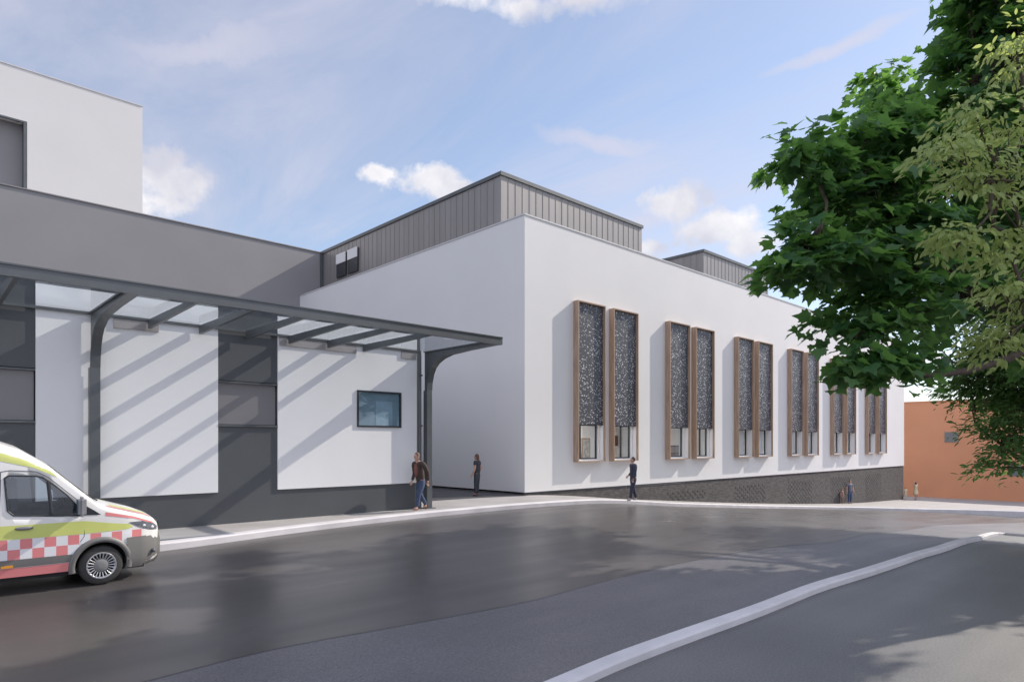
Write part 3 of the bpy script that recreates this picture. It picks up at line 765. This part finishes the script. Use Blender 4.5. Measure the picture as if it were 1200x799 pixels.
    if skirt:
        q = MB(); z1 = .6*H; prof = [(z1, .07*H), (.52*H, .09*H), (.40*H, .115*H), (.30*H, .135*H), (.30*H, .12*H)]
        q.lathe(prof, 20, 0, 'z'); q.build('dress', mat('cloth', skirt, .8), o)
    else:
        Jl = {'wai': J['pel']+Vector((0, 0, .085*H))}; Jl.update({n: J[n] for n in ('pel', 'hpl', 'hpr', 'knl', 'knr', 'anl', 'anr')})
        vs_, fs_ = skin_mesh(Jl, [('wai', 'pel'), ('pel', 'hpl'), ('pel', 'hpr'), ('hpl', 'knl'), ('hpr', 'knr'), ('knl', 'anl'), ('knr', 'anr')],
                             {n: (rb[n if n in rb else n[:2]]*1.1+.007)*H for n in Jl}, 1, 0)
        MB().add(vs_, fs_, 0, True).build('trousers', mat('cloth', legs, .85, .12, 14), o)
    q = MB()
    for s_ in 'lr':
        vs_, fs_ = skin_mesh({'a': J['an'+s_]+Vector((0, -.012*H, -.014*H)), 'b': J['to'+s_].lerp(J['an'+s_], .5)+Vector((0, 0, -.006*H)), 'c': J['to'+s_]}, [('a', 'b'), ('b', 'c')], {'a': .026*H, 'b': .026*H, 'c': .021*H}, 1)
        q = MB().add(vs_, fs_, 0, True); q.build('shoe', mat('shoe_leather', shoe, .5), o)
    return o
# a heading is measured so that 0 faces +y (away from the street); negative turns towards +x
stride = dict(knl=(-.055, .10, .285), anl=(-.055, .13, .05), toel=(0, .08, -.015), knr=(.055, -.02, .285), anr=(.055, -.17, .075), toer=(0, .06, -.045),
              wrl=(-.15, -.03, .50), ell=(-.15, -.03, .635), elr=(.145, .01, .635), wrr=(.15, .06, .50))
st2 = dict(stride); st2.update(lean=.055, nod=.03)
person('man in brown jacket and blue jeans striding past the canopy post with head bowed', 493, 598, 1.80, 96, st2, (.06, .04, .035), (.05, .075, .14), (.16, .09, .06), shoe=(.30, .14, .09), open_jacket=(.20, .08, .06))
person('woman in sleeveless dark top and grey trousers standing on the driveway by the white wall', 559, 581, 1.68, 25, dict(anl=(-.07, 0, .045), anr=(.075, .02, .045), elr=(.15, -.03, .64), wrl=(-.16, .05, .5)), (.05, .055, .07), (.055, .06, .075), (.13, .07, .05), shoe=(.16, .08, .07), female=True, sleeves=False, long_hair=True)
st3 = dict(knl=(-.055, .06, .285), anl=(-.055, .09, .05), knr=(.055, -.02, .28), anr=(.055, -.10, .055), elr=(.17, -.06, .65), wrr=(.12, .06, .56), ell=(-.15, .02, .64), wrl=(-.155, .06, .5))
person('man in dark blue jacket and trousers walking below the second timber window', 742, 587, 1.72, 60, st3, (.05, .055, .085), (.05, .055, .085), (.05, .04, .04), shoe=(.45, .5, .6))
person('adult in grey shirt and blue jeans standing beside a child near the brick base', 996, 590, 1.80, 150, dict(), (.16, .18, .24), (.06, .10, .2), (.10, .06, .05), sleeves=False)
person('small child in a brown top standing left of the adult in blue jeans', 987, 590, 1.12, 170, dict(), (.3, .17, .13), (.22, .14, .12), (.12, .07, .05), sleeves=False)
person('woman in a pale yellow dress with both hands raised to her dark hair', 1073, 586, 1.66, -10, dict(ell=(-.2, .02, .86), wrl=(-.1, .03, .95), elr=(.2, .02, .86), wrr=(.1, .03, .95)), (.6, .52, .36), (.5, .4, .3), (.04, .03, .03), female=True, sleeves=False, skirt=(.6, .52, .36), long_hair=True)
person('child in a light yellow top at the far corner of the brick base', 1061, 586, 1.15, -40, dict(), (.55, .53, .38), (.5, .47, .4), (.3, .2, .1), sleeves=False)

# ------------------------------------------------------------ ambulance
def amb():
    a = empty('ambulance', label='white ambulance with yellow band and red checks driving in from the left', cat='ambulance')
    TX = [-5.9, -5.6, -3.2, -2.6, -2.15, -1.75, -1.05, -.95, -.3, -.12, -.03, 0.]
    TZ_ = [2.58, 2.65, 2.64, 2.56, 2.38, 2.10, 1.43, 1.38, 1.17, 1.09, 1.00, .92]
    def top(x): return float(np.interp(x, TX, TZ_))
    def bot(x): return float(np.interp(x, [-5.9, -.9, -.5, -.1, 0], [.30, .30, .27, .30, .36]))
    def wid(x): return float(np.interp(x, [-5.9, -5.75, -1.3, -.9, -.6, -.3, -.12, -.03, 0], [.96, 1., 1., .985, .955, .88, .77, .66, .60]))
    def tum(z): return 1-.115*max(0, (z-1.15)/1.4)**1.25-.03*max(0, (.55-z)/.3)
    def rc(x): return float(np.interp(x, [-5.9, -2.2, -1.7, -1.0, -.3, 0], [.22, .2, .10, .08, .10, .08]))
    def side(x, z):
        t, r = top(x), rc(x)
        w = wid(x)*tum(z)
        if z > t-r: w -= r-math.sqrt(max(0, r*r-(z-(t-r))**2))
        return w
    def ring(x):
        t, b, r = top(x), bot(x), rc(x); P = [(0, b), (wid(x)*tum(b)*.93, b)]
        n = 12
        for i in range(n): z = b+.03+(t-r-b-.03)*i/(n-1); P.append((wid(x)*tum(z), z))
        w1 = wid(x)*tum(t-r)
        for k in (.25, .5, .75, 1.):
            an = k*math.pi/2; P.append((w1-r+r*math.cos(an), t-r+r*math.sin(an)))
        for k in (.7, .35, 0): P.append(((w1-r)*k, t+.035*(1-k*k)))
        return P
    xs = sorted(set([round(v, 3) for v in list(np.arange(-5.9, -2.8, .3))+list(np.arange(-2.8, -1.0, .08))+list(np.arange(-1.05, -.3, .07))+[-.3, -.25, -.2, -.16, -.12, -.08, -.05, -.03, -.012, 0]]))
    mb = MB(); m = len(ring(0))
    vs_ = []
    for x in xs:
        P = ring(x); vs_ += [(x, -y, z) for y, z in P]+[(x, y, z) for y, z in P[-2:0:-1]]
    k = 2*m-2
    mb.add(vs_, [(i*k+j, i*k+(j+1) % k, (i+1)*k+(j+1) % k, (i+1)*k+j) for i in range(len(xs)-1) for j in range(k)], 0, True)
    mb.add(vs_[:k], [tuple(range(k))], 0); mb.add(vs_[-k:], [tuple(range(k-1, -1, -1))], 0)
    paint = mat('ambulance_white', (.80, .79, .77), .28, .02, 1, coat=.6)
    dark_i = mat('cab_interior', (.035, .037, .04), .8)
    body = mb.build('body', [paint, dark_i], a, fix=True)
    AX = -1.0; WR = .345
    def cutter(fn):
        c = MB(); fn(c); ob = c.build('cutter', [dark_i], None, fix=True); return ob
    cuts = []
    for ax in (AX, -4.75):
        for sy in (-1, 1):
            cuts.append(cutter(lambda c, ax=ax, sy=sy: c.lathe([(0, .0001), (0, .42), (.45, .42), (.45, .0001)], 40, 0, 'y', (ax, sy*.825-.225+sy*.0, .36))))
    win = [(-2.33, 1.40), (-2.26, 1.33), (-1.72, 1.285), (-1.33, 1.265), (-1.36, 1.42), (-1.52, 1.62), (-1.70, 1.80), (-1.86, 1.93), (-1.95, 1.955), (-2.32, 1.975), (-2.37, 1.93)]
    cuts.append(cutter(lambda c: c.prism(win, lambda p, t: (p[0], t, p[1]), -1.4, 1.4)))
    for c in cuts:
        bo = body.modifiers.new('b', 'BOOLEAN'); bo.operation = 'DIFFERENCE'; bo.object = c; bo.solver = 'EXACT'
    dg = bpy.context.evaluated_depsgraph_get(); nm_ = bpy.data.meshes.new_from_object(body.evaluated_get(dg))
    body.modifiers.clear(); body.data = nm_
    for c in cuts: bpy.data.objects.remove(c)
    # patches laid on the flank
    def patch(poly, off, both=True, step=.05, thick=0):
        from mathutils.geometry import delaunay_2d_cdt
        q = MB()
        X = [p[0] for p in poly]; Z = [p[1] for p in poly]
        def inside(x, z):
            r_ = False; j = len(poly)-1
            for i in range(len(poly)):
                if (poly[i][1] > z) != (poly[j][1] > z) and x < (poly[j][0]-poly[i][0])*(z-poly[i][1])/(poly[j][1]-poly[i][1])+poly[i][0]: r_ = not r_
                j = i
            return r_
        pts_ = []
        for i in range(len(poly)):
            p, q_ = poly[i], poly[(i+1) % len(poly)]; n_ = max(1, int(math.hypot(q_[0]-p[0], q_[1]-p[1])/step))
            pts_ += [(p[0]+(q_[0]-p[0])*k_/n_, p[1]+(q_[1]-p[1])*k_/n_) for k_ in range(n_)]
        nb = len(pts_); edges_ = [(i, (i+1) % nb) for i in range(nb)]
        for x in np.arange(min(X)+step/2, max(X), step):
            for z in np.arange(min(Z)+step/2, max(Z), step):
                if inside(x, z) and inside(x+.012, z) and inside(x-.012, z) and inside(x, z+.012) and inside(x, z-.012): pts_.append((float(x), float(z)))
        vo, _, fo, _, _, _ = delaunay_2d_cdt([Vector(p) for p in pts_], edges_, [list(range(nb))], 1, 1e-5)
        for sy in ((-1, 1) if both is True else (both or -1,)):
            q.add([(p.x, sy*(side(p.x, p.y)+off), p.y) for p in vo], [tuple(f) if sy > 0 else tuple(reversed(f)) for f in fo], 0, True)
        return q
    yel = mat('hivis_yellow', (.64, .68, .20), .35, .03, 1, coat=.4); red = mat('signal_red', (.76, .25, .25), .35, .03, 1, coat=.4); wht = mat('reflective_white', (.80, .80, .82), .35, .02)
    plastic = mat('grey_plastic', (.17, .165, .16), .5, .05); chrome = mat('silver_rim', (.55, .55, .57), .3, .03, metal=.7)
    lampm = mat('headlamp_clear', (.16, .17, .19), .06, .5, 25, spec=.9, coat=1)
    # windows
    def both_sides(name, m_, poly, off, **k):
        return [patch(poly, off, sy, **k).build(name, m_, a) for sy in (-1, 1)]
    sws = both_sides('side_window', 'glass_dark', win, .004, step=.06)
    for sy, sw in zip((-1, 1), sws):
        o = MB()
        for p, q_ in zip(win, win[1:]+win[:1]):
            o.tube([(p[0], sy*(side(*p)+.006), p[1]), (q_[0], sy*(side(*q_)+.006), q_[1])], .014, 6)
        for (p, q_) in (((-1.74, 1.29), (-1.79, 1.87)),):
            o.tube([(p[0], sy*(side(*p)+.004), p[1]), (q_[0], sy*(side(*q_)+.004), q_[1])], .03, 6)
        o.build('window_frame', 'frame', sw)
    both_sides('quarter_window', 'darkglass', [(-1.31, 1.265), (-1.02, 1.25), (-1.12, 1.33), (-1.32, 1.47)], .008)
    # windscreen
    q = MB(); n_ = 10; xw = np.linspace(-1.70, -1.07, 8); rows_ = []
    for x in xw:
        t, r = top(x), rc(x); w1 = wid(x)*tum(t-r)-r*.6
        rows_ += [(x+.006, w1*s_, t+.035*(1-(s_*w1/(w1+.001))**2)+.008) for s_ in np.linspace(-1, 1, n_)]
    q.add(rows_, [(i*n_+j, i*n_+j+1, (i+1)*n_+j+1, (i+1)*n_+j) for i in range(7) for j in range(n_-1)], 0, True)
    ws = q.build('windscreen', 'darkglass', a)
    q = MB()
    for y in (-.55, .1): q.tube([(-1.0, y, 1.455), (-1.03, y+.3, 1.475), (-1.06, y+.62, 1.50)], .012, 6)
    q.build('wiper', 'black', ws)
    # cab interior
    for y in (-.48, .48):
        q = MB(); q.box(-2.25, -1.75, y-.26, y+.26, 1.2685, 1.30, bev=.01); q.box(-2.31, -2.17, y-.25, y+.25, 1.335, 1.80, bev=.04); q.box(-2.27, -2.17, y-.13, y+.13, 1.74, 1.92, bev=.04)
        q.build('seat', mat('seat_fabric', (.07, .075, .085), .85), a)
    q = MB(); rw = .18
    q.tube([(-1.58+.07*math.sin(t_), -.48+rw*math.cos(t_), 1.40+rw*.82*math.sin(t_)*.6) for t_ in np.linspace(0, 2*math.pi, 25)], .015, 6, caps=False)
    q.build('steering_wheel', 'black', a)
    # markings
    both_sides('yellow_band', yel, [(-5.85, .935), (-1.3, .935), (-.95, .945), (-.62, .955), (-.50, .985), (-.58, 1.05), (-.75, 1.07), (-1.27, 1.16), (-5.85, 1.17)], .003)
    sq = .165
    for sy in (-1, 1):
        qc = MB(); i = 0; x = -5.8
        while x < -.36:
            for row in (0, 1):
                z1 = .93-row*sq; z0 = z1-sq
                if row == 1 and math.hypot(x+sq/2-AX, z0-.36) < .47: continue
                if math.hypot(x+sq/2+4.75, z0-.36) < .46: continue
                pp_ = patch([(x, z0), (x+sq, z0), (x+sq, z1), (x, z1)], .0035, sy, step=.083)
                qc.add(pp_.v, pp_.f, (i+row) % 2, True)
            x += sq; i += 1
        qc.build('checkered_band', [red, wht], a, fix=True)
    both_sides('red_sill', red, [(-4.2, .16+.15), (-1.50, .16+.15), (-1.49, .46), (-4.2, .46)], .006)
    both_sides('side_moulding', plastic, [(-4.25, .47), (-1.47, .47), (-1.44, .60), (-4.25, .60)], .010)
    both_sides('roof_band', yel, [(-5.85, 2.22), (-2.45, 2.22), (-2.0, 2.1), (-1.66, 1.93), (-1.72, 2.0), (-2.02, 2.22), (-2.45, 2.37), (-2.7, 2.41), (-5.85, 2.42)], .004)
    both_sides('bonnet_stripe', red, [(-.95, 1.225), (-.5, 1.14), (-.12, 1.0), (-.16, 1.04), (-.5, 1.18), (-.95, 1.29)], .004)
    # bonnet top marks
    for (nm2, m2, s0, s1, x0, x1) in (('bonnet_mark', red, .80, .97, -.9, -.16), ('bonnet_mark', yel, .45, .75, -.8, -.2)):
        for sy in (-1, 1):
            q = MB(); rows_ = []
            for x in np.linspace(x0, x1, 8):
                t, r = top(x), rc(x); w1 = wid(x)*tum(t-r)-r
                rows_ += [(x, sy*w1*s_, t+.035*(1-s_*s_)+.004) for s_ in (s0, (s0+s1)/2, s1)]
            q.add(rows_, [(i_*3+j, i_*3+j+1, (i_+1)*3+j+1, (i_+1)*3+j) for i_ in range(7) for j in range(2)], 0, True)
            q.build(nm2, m2, a)
    # bumper: grey unpainted lower front
    q = MB(); pts_ = []
    zz = [.24, .30, .42, .55, .68, .80]
    xx = list(np.linspace(-.60, 0, 9))
    for x in xx: pts_ += [(x, -(wid(x)+.022-.04*max(0, (.42-z))*2), z) for z in zz]
    n_ = len(zz)
    front = [(.02+.02*math.cos(t_*math.pi/2), y) for t_, y in ((1, -.60), (.7, -.5), (0, -.3), (0, 0), (0, .3), (.7, .5), (1, .60))]
    cols_ = [(x, -(wid(x)+.022)) for x in xx]+[(.035, -.615), (.06, -.42), (.07, -.2), (.07, .2), (.06, .42), (.035, .615)]+[(x, wid(x)+.022) for x in reversed(xx)]
    pts_ = []
    for (x, y) in cols_:
        for z in zz:
            tuck = .10*max(0, (.40-z)/.16)**1.5
            top_in = .03 if z > .75 else 0
            pts_.append((x-(tuck+top_in)*(1 if x > -.3 else .3), y*(1-.5*tuck*(1 if abs(y) > .5 else 0)-.3*top_in), z))
    q.add(pts_, [(i*n_+j, i*n_+j+1, (i+1)*n_+j+1, (i+1)*n_+j) for i in range(len(cols_)-1) for j in range(n_-1) if not (i < 2 or i > len(cols_)-4) or True], 0, True)
    bpm = q.build('bumper', plastic, a)
    # front arch cut in the bumper is hidden by the flare
    for sy in (-1, 1): MB().ball((-.13, sy*.84, .50), (.03, .05, .045), 0, 10).build('fog_lamp', lampm, bpm)
    q = MB(); q.box(0.0, .03, -.50, .50, .80, 1.0, bev=.01)
    for z in (.83, .88, .93): q.box(.03, .045, -.46, .46, z, z+.02)
    q.build('grille', 'frame', a)
    for sy in (-1, 1):
        hp = patch([(-.58, 1.075), (-.42, .98), (-.22, .90), (-.05, .87), (-.04, .93), (-.12, 1.0), (-.34, 1.075)], .008, both=sy, step=.03)
        hl = hp.build('headlight', lampm, a)
        lens_m = mat('lamp_lens', (.75, .78, .8), .1, .02, spec=1)
        MB().ball((-.16, sy*(side(-.16, .93)-.005), .935), (.04, .025, .035), 0, 10).build('lens', lens_m, hl); MB().ball((-.32, sy*(side(-.32, .99)-.005), .99), (.04, .02, .03), 0, 10).build('lens', lens_m, hl)
        # mirror
        q = MB(); q.box(-1.40, -1.28, min(sy*1.04, sy*1.26), max(sy*1.04, sy*1.26), 1.26, 1.60, bev=.045); q.box(-1.36, -1.31, min(sy*.93, sy*1.08), max(sy*.93, sy*1.08), 1.28, 1.34, bev=.01)
        mi_ = q.build('mirror', mat('mirror_shell', (.3, .3, .31), .45), a)
        box('mirror_glass', 'glass_blue', (-1.412, -1.402, min(sy*1.07, sy*1.23), max(sy*1.07, sy*1.23), 1.30, 1.56), mi_)
        # door
        q = MB(); dl = [(-2.42, .50), (-2.44, 1.25), (-2.42, 2.04), (-2.30, 2.06), (-1.95, 2.03), (-1.78, 1.93), (-1.28, 1.44), (-1.27, .90), (-1.33, .80)]
        for p, q_ in zip(dl, dl[1:]):
            q.tube([(p[0], sy*(side(*p)+.001), p[1]), (q_[0], sy*(side(*q_)+.001), q_[1])], .006, 5)
        dr = q.build('door', 'frame', a)
        q = MB(); y_ = sy*(side(-2.15, 1.1)+.022)
        q.ball((-2.12, y_, 1.11), (.13, .022, .033), 0, 12); q.build('handle', mat('handle_grey', (.2, .2, .21), .4), dr)
        # arch flares
        for ax in (AX, -4.75):
            q = MB(); r0, r1 = .405, .50 if ax == AX else .46
            an = np.linspace(-.22, math.pi+.22, 30); rows_ = []
            for t_ in an:
                for (rr2, of) in ((r0, -.06), (r0, .03), ((r0+r1)/2, .035), (r1-.01, .022), (r1, .0)):
                    x = ax+rr2*math.cos(t_); z = .36+rr2*math.sin(t_); z = max(z, .22)
                    rows_.append((x, sy*(wid(min(x, -.45))*tum(max(z, .3))+of), z))
            q.add(rows_, [(i_*5+j, i_*5+j+1, (i_+1)*5+j+1, (i_+1)*5+j) for i_ in range(len(an)-1) for j in range(4)], 0, True)
            q.build('wheel_arch', plastic, a)
            # wheel
            q = MB(); yc = sy*.86; hw = .115
            q.lathe([(yc-hw, .22), (yc-hw, .30), (yc-hw+.02, WR-.012), (yc-.06, WR), (yc+.06, WR), (yc+hw-.02, WR-.012), (yc+hw, .30), (yc+hw, .22)], 40, 0, 'y', (ax, 0, WR))
            wh = empty('wheel', (0, 0, 0)); wh.parent = a
            q.build('tyre', 'tyre', wh)
            q = MB(); s2 = sy
            q.lathe([(yc+s2*hw*.98, .235), (yc+s2*hw*1.05, .228), (yc+s2*hw*.9, .205), (yc+s2*hw*.72, .20)], 36, 0, 'y', (ax, 0, WR))
            q.lathe([(yc+s2*hw*.98, .0001), (yc+s2*hw*1.0, .05), (yc+s2*hw*.9, .105), (yc+s2*hw*.80, .13), (yc+s2*hw*.80, .0001)], 30, 1, 'y', (ax, 0, WR))
            for k_ in range(22):
                t_ = 2*math.pi*k_/22; c_, s_ = math.cos(t_), math.sin(t_)
                p0 = Vector((ax+.12*c_, yc+s2*hw*.84, WR+.12*s_)); p1_ = Vector((ax+.212*c_, yc+s2*hw*.96, WR+.212*s_))
                q.tube([p0, p1_], [.009, .013], 5)
            q.lathe([(yc+s2*.02, .0001), (yc+s2*.02, .22)], 30, 2, 'y', (ax, 0, WR))
            q.build('rim', [chrome, mat('hub_grey', (.22, .22, .22), .45), M['black']], wh)
    # roof lights, rear lamps and doors
    q = MB(); q.box(-2.75, -2.45, -.62, .62, 2.585, 2.66, bev=.02); q.build('light_bar', mat('pale_beacon', (.78, .78, .76), .35), a)
    for sy in (-1, 1): MB().box(-5.93, -5.88, min(sy*.80, sy*.93), max(sy*.80, sy*.93), .95, 1.45, bev=.01).build('tail_lamp', red, a)
    q = MB(); q.box(-5.915, -5.90, -.008, .008, .5, 2.4); q.box(-5.915, -5.90, -.75, -.1, 1.5, 2.1); q.box(-5.915, -5.90, .1, .75, 1.5, 2.1); q.build('rear_window', 'darkglass', a)
    q = MB(); q.ball((-1.62, -.9, .40), (.02, .02, .02)); 
    q = MB(); q.box(-2.42, -2.26, -1.03, -1.006, .475, .51); q.build('marker_lamp', mat('amber_lamp', (.7, .3, .03), .3), a)
    q = MB(); q.box(-5.85, -.3, -.86, .86, .22, .32); q.build('underbody', 'black', a)
    s_ = .925
    a.scale = (s_, s_, s_)
    u_w, v_s = 2.48, 12.42
    a.location = (u_w+1.0*s_, v_s+1.0*s_, 0)
    zr = gz(u_w, v_s+.4); zl = gz(u_w, v_s+1.5)
    a.location.z = (zr+zl)/2-.0
    roll = math.atan2(zl-zr, 1.1)
    a.rotation_euler = (roll, 0, 0)
    return a
amb()

# ------------------------------------------------------------ light
sund = Vector((4.5, -1, 3.18)).normalized()
sl = bpy.data.lights.new('sun', 'SUN'); sl.energy = 3.8; sl.angle = R(.6); sl.color = (1, .92, .81)
so = bpy.data.objects.new('sun', sl); C.objects.link(so); so.rotation_euler = sund.to_track_quat('Z', 'Y').to_euler(); so.location = (0, 0, 30)
W = bpy.data.worlds.new('World'); S.world = W; W.use_nodes = True
nt = W.node_tree; nt.nodes.clear(); L = nt.links.new
out = nt.nodes.new('ShaderNodeOutputWorld'); bg = nt.nodes.new('ShaderNodeBackground'); bg.inputs[1].default_value = .14
sky = nt.nodes.new('ShaderNodeTexSky'); sky.sky_type = 'NISHITA'; sky.sun_disc = False
sky.sun_elevation = math.asin(sund.z); sky.sun_rotation = math.atan2(sund.x, sund.y); sky.air_density = 1.0; sky.dust_density = .25; sky.ozone_density = 1.5
tc = nt.nodes.new('ShaderNodeTexCoord'); nz = nt.nodes.new('ShaderNodeVectorMath'); nz.operation = 'NORMALIZE'; L(tc.outputs['Generated'], nz.inputs[0])
sx = nt.nodes.new('ShaderNodeSeparateXYZ'); L(nz.outputs[0], sx.inputs[0])
def mth(op, a, b=None, c=None, clamp=False):
    n = nt.nodes.new('ShaderNodeMath'); n.operation = op; n.use_clamp = clamp
    for i, x in enumerate((a, b, c)):
        if x is None: continue
        if isinstance(x, (int, float)): n.inputs[i].default_value = x
        else: L(x, n.inputs[i])
    return n.outputs[0]
az = mth('ARCTAN2', sx.outputs[0], sx.outputs[1]); el = mth('ARCSINE', sx.outputs[2])
def noise(vec, scale, detail=8, rough=.6, dist=0.):
    n = nt.nodes.new('ShaderNodeTexNoise'); n.inputs['Scale'].default_value = scale; n.inputs['Detail'].default_value = detail; n.inputs['Roughness'].default_value = rough; n.inputs['Distortion'].default_value = dist
    L(vec, n.inputs[0]); return n.outputs[0]
def azel(px, py):
    s = (px-600)/770; d = Vector((.6854+.7281*s, .7281-.6854*s, (520-py)/770)).normalized()
    return math.atan2(d.x, d.y), math.asin(d.z)
# high thin cloud: noise on a plane overhead, stretched
zc = mth('MAXIMUM', sx.outputs[2], .06); zc2 = mth('ADD', zc, .12)
cb = nt.nodes.new('ShaderNodeCombineXYZ'); L(mth('DIVIDE', sx.outputs[0], zc2), cb.inputs[0]); L(mth('DIVIDE', sx.outputs[1], zc2), cb.inputs[1])
mp = nt.nodes.new('ShaderNodeMapping'); mp.inputs['Rotation'].default_value = (0, 0, R(28)); mp.inputs['Scale'].default_value = (1.0, .33, 1); L(cb.outputs[0], mp.inputs[0])
ci = noise(mp.outputs[0], 1.5, 10, .62, .6); ci2 = noise(cb.outputs[0], .55, 4, .5)
cir = mth('MULTIPLY', ramp(nt, ci, [(.38, (0, 0, 0)), (.72, (1, 1, 1))]), ramp(nt, ci2, [(.36, (.15,)*3), (.60, (1,)*3)]))
cir = mth('MULTIPLY', cir, .9)
# one long high streak
def streak(px, py, qx, qy, wpx):
    a0, e0 = azel((px+qx)/2, (py+qy)/2); a1, e1 = azel(px, py); a2, e2 = azel(qx, qy); _, e3 = azel((px+qx)/2, (py+qy)/2-wpx)
    L_ = math.hypot(a2-a1, e2-e1)/2; c_, s_ = (a2-a1)/2/L_, (e2-e1)/2/L_; W_ = abs(e3-e0)
    da = mth('SUBTRACT', az, a0); de = mth('SUBTRACT', el, e0)
    al = mth('DIVIDE', mth('ADD', mth('MULTIPLY', da, c_), mth('MULTIPLY', de, s_)), L_)
    ac = mth('DIVIDE', mth('SUBTRACT', mth('MULTIPLY', de, c_), mth('MULTIPLY', da, s_)), W_)
    ac = mth('ADD', ac, mth('MULTIPLY', mth('SUBTRACT', noise(nz.outputs[0], 9, 6, .6), .5), 3.0))
    r2 = mth('ADD', mth('MULTIPLY', al, al), mth('MULTIPLY', ac, ac))
    return mth('MULTIPLY', mth('SUBTRACT', 1.0, r2, None, True), .75)
cir = mth('ADD', cir, .24, None, True)
for st_ in ((850, 105, 1110, 5, 16), (600, 140, 820, 190, 20), (60, 70, 420, 20, 50)):
    cir = mth('MAXIMUM', cir, streak(*st_))
# puffs
PF = [(190, 210, 40, 34), (222, 214, 26, 22), (165, 235, 60, 22), (450, 203, 34, 13), (495, 210, 44, 20), (528, 222, 30, 14), (795, 236, 40, 24), (845, 268, 44, 24), (880, 285, 36, 16), (758, 290, 18, 10), (540, -12, 60, 24), (615, 4, 46, 20), (690, -8, 70, 24), (1085, 420, 30, 10),
      (-300, 230, 120, 50), (1500, 200, 160, 60)]
puff = None
n_edge = noise(nz.outputs[0], 22, 8, .62); n_big = noise(nz.outputs[0], 7, 5, .55)
jit = mth('ADD', mth('MULTIPLY', mth('SUBTRACT', n_edge, .5), 2.6), mth('MULTIPLY', mth('SUBTRACT', n_big, .5), 1.6))
shade = None
for px, py, rx, ry in PF:
    a0, e0 = azel(px, py); ax_, _ = azel(px+rx, py); _, ey = azel(px, py-ry)
    wx = abs(ax_-a0); wy = abs(ey-e0)
    dx = mth('DIVIDE', mth('SUBTRACT', az, a0), wx); dy = mth('DIVIDE', mth('SUBTRACT', el, e0), wy)
    r2 = mth('SQRT', mth('ADD', mth('MULTIPLY', dx, dx), mth('MULTIPLY', dy, dy)))
    d_ = mth('SUBTRACT', 1.15, mth('ADD', r2, jit))
    m_ = mth('MULTIPLY', d_, 1.1 if py < 40 else 1.8, None, True)
    puff = m_ if puff is None else mth('MAXIMUM', puff, m_)
puff = mth('MULTIPLY', puff, .92)
shd = ramp(nt, n_big, [(.38, (3.8, 3.8, 4.3)), (.60, (5.9, 5.75, 5.8))])
m1 = nt.nodes.new('ShaderNodeMix'); m1.data_type = 'RGBA'; L(cir, m1.inputs[0]); L(sky.outputs[0], m1.inputs[6]); m1.inputs[7].default_value = (4.1, 4.0, 4.6, 1)
m2 = nt.nodes.new('ShaderNodeMix'); m2.data_type = 'RGBA'; L(puff, m2.inputs[0]); L(m1.outputs[2], m2.inputs[6]); L(shd, m2.inputs[7])
# unseen bright cloud, added behind the view to lift the light on shaded walls
back = nt.nodes.new('ShaderNodeVectorMath'); back.operation = 'DOT_PRODUCT'; L(nz.outputs[0], back.inputs[0]); back.inputs[1].default_value = (-.64, -.68, .35)
bm_ = nt.nodes.new('ShaderNodeMapRange'); bm_.interpolation_type = 'SMOOTHSTEP'; bm_.inputs[1].default_value = -.05; bm_.inputs[2].default_value = .45; L(back.outputs['Value'], bm_.inputs[0])
bf = mth('MULTIPLY', bm_.outputs[0], ramp(nt, ci, [(.25, (.45,)*3), (.6, (1,)*3)]))
m3 = nt.nodes.new('ShaderNodeMix'); m3.data_type = 'RGBA'; L(bf, m3.inputs[0]); L(m2.outputs[2], m3.inputs[6]); m3.inputs[7].default_value = (5.7, 5.9, 6.9, 1)
L(m3.outputs[2], bg.inputs[0]); L(bg.outputs[0], out.inputs[0])

# ------------------------------------------------------------ camera
cd = bpy.data.cameras.new('camera'); co = bpy.data.objects.new('camera', cd); C.objects.link(co); S.camera = co
cd.sensor_width = 36; cd.lens = 36*770/1200; cd.shift_y = 120.5/1200; cd.clip_end = 3000; cd.clip_start = .05
co.location = (0, 0, CAMZ); co.rotation_euler = (R(90), 0, -YAW)
S.view_settings.view_transform = 'Standard'; S.view_settings.look = 'None'; S.view_settings.exposure = .36; S.view_settings.gamma = 1
S.cycles.use_denoising = True
S.cycles.max_bounces = 7; S.cycles.diffuse_bounces = 4; S.cycles.glossy_bounces = 3; S.cycles.transmission_bounces = 4
S.cycles.transparent_max_bounces = 16
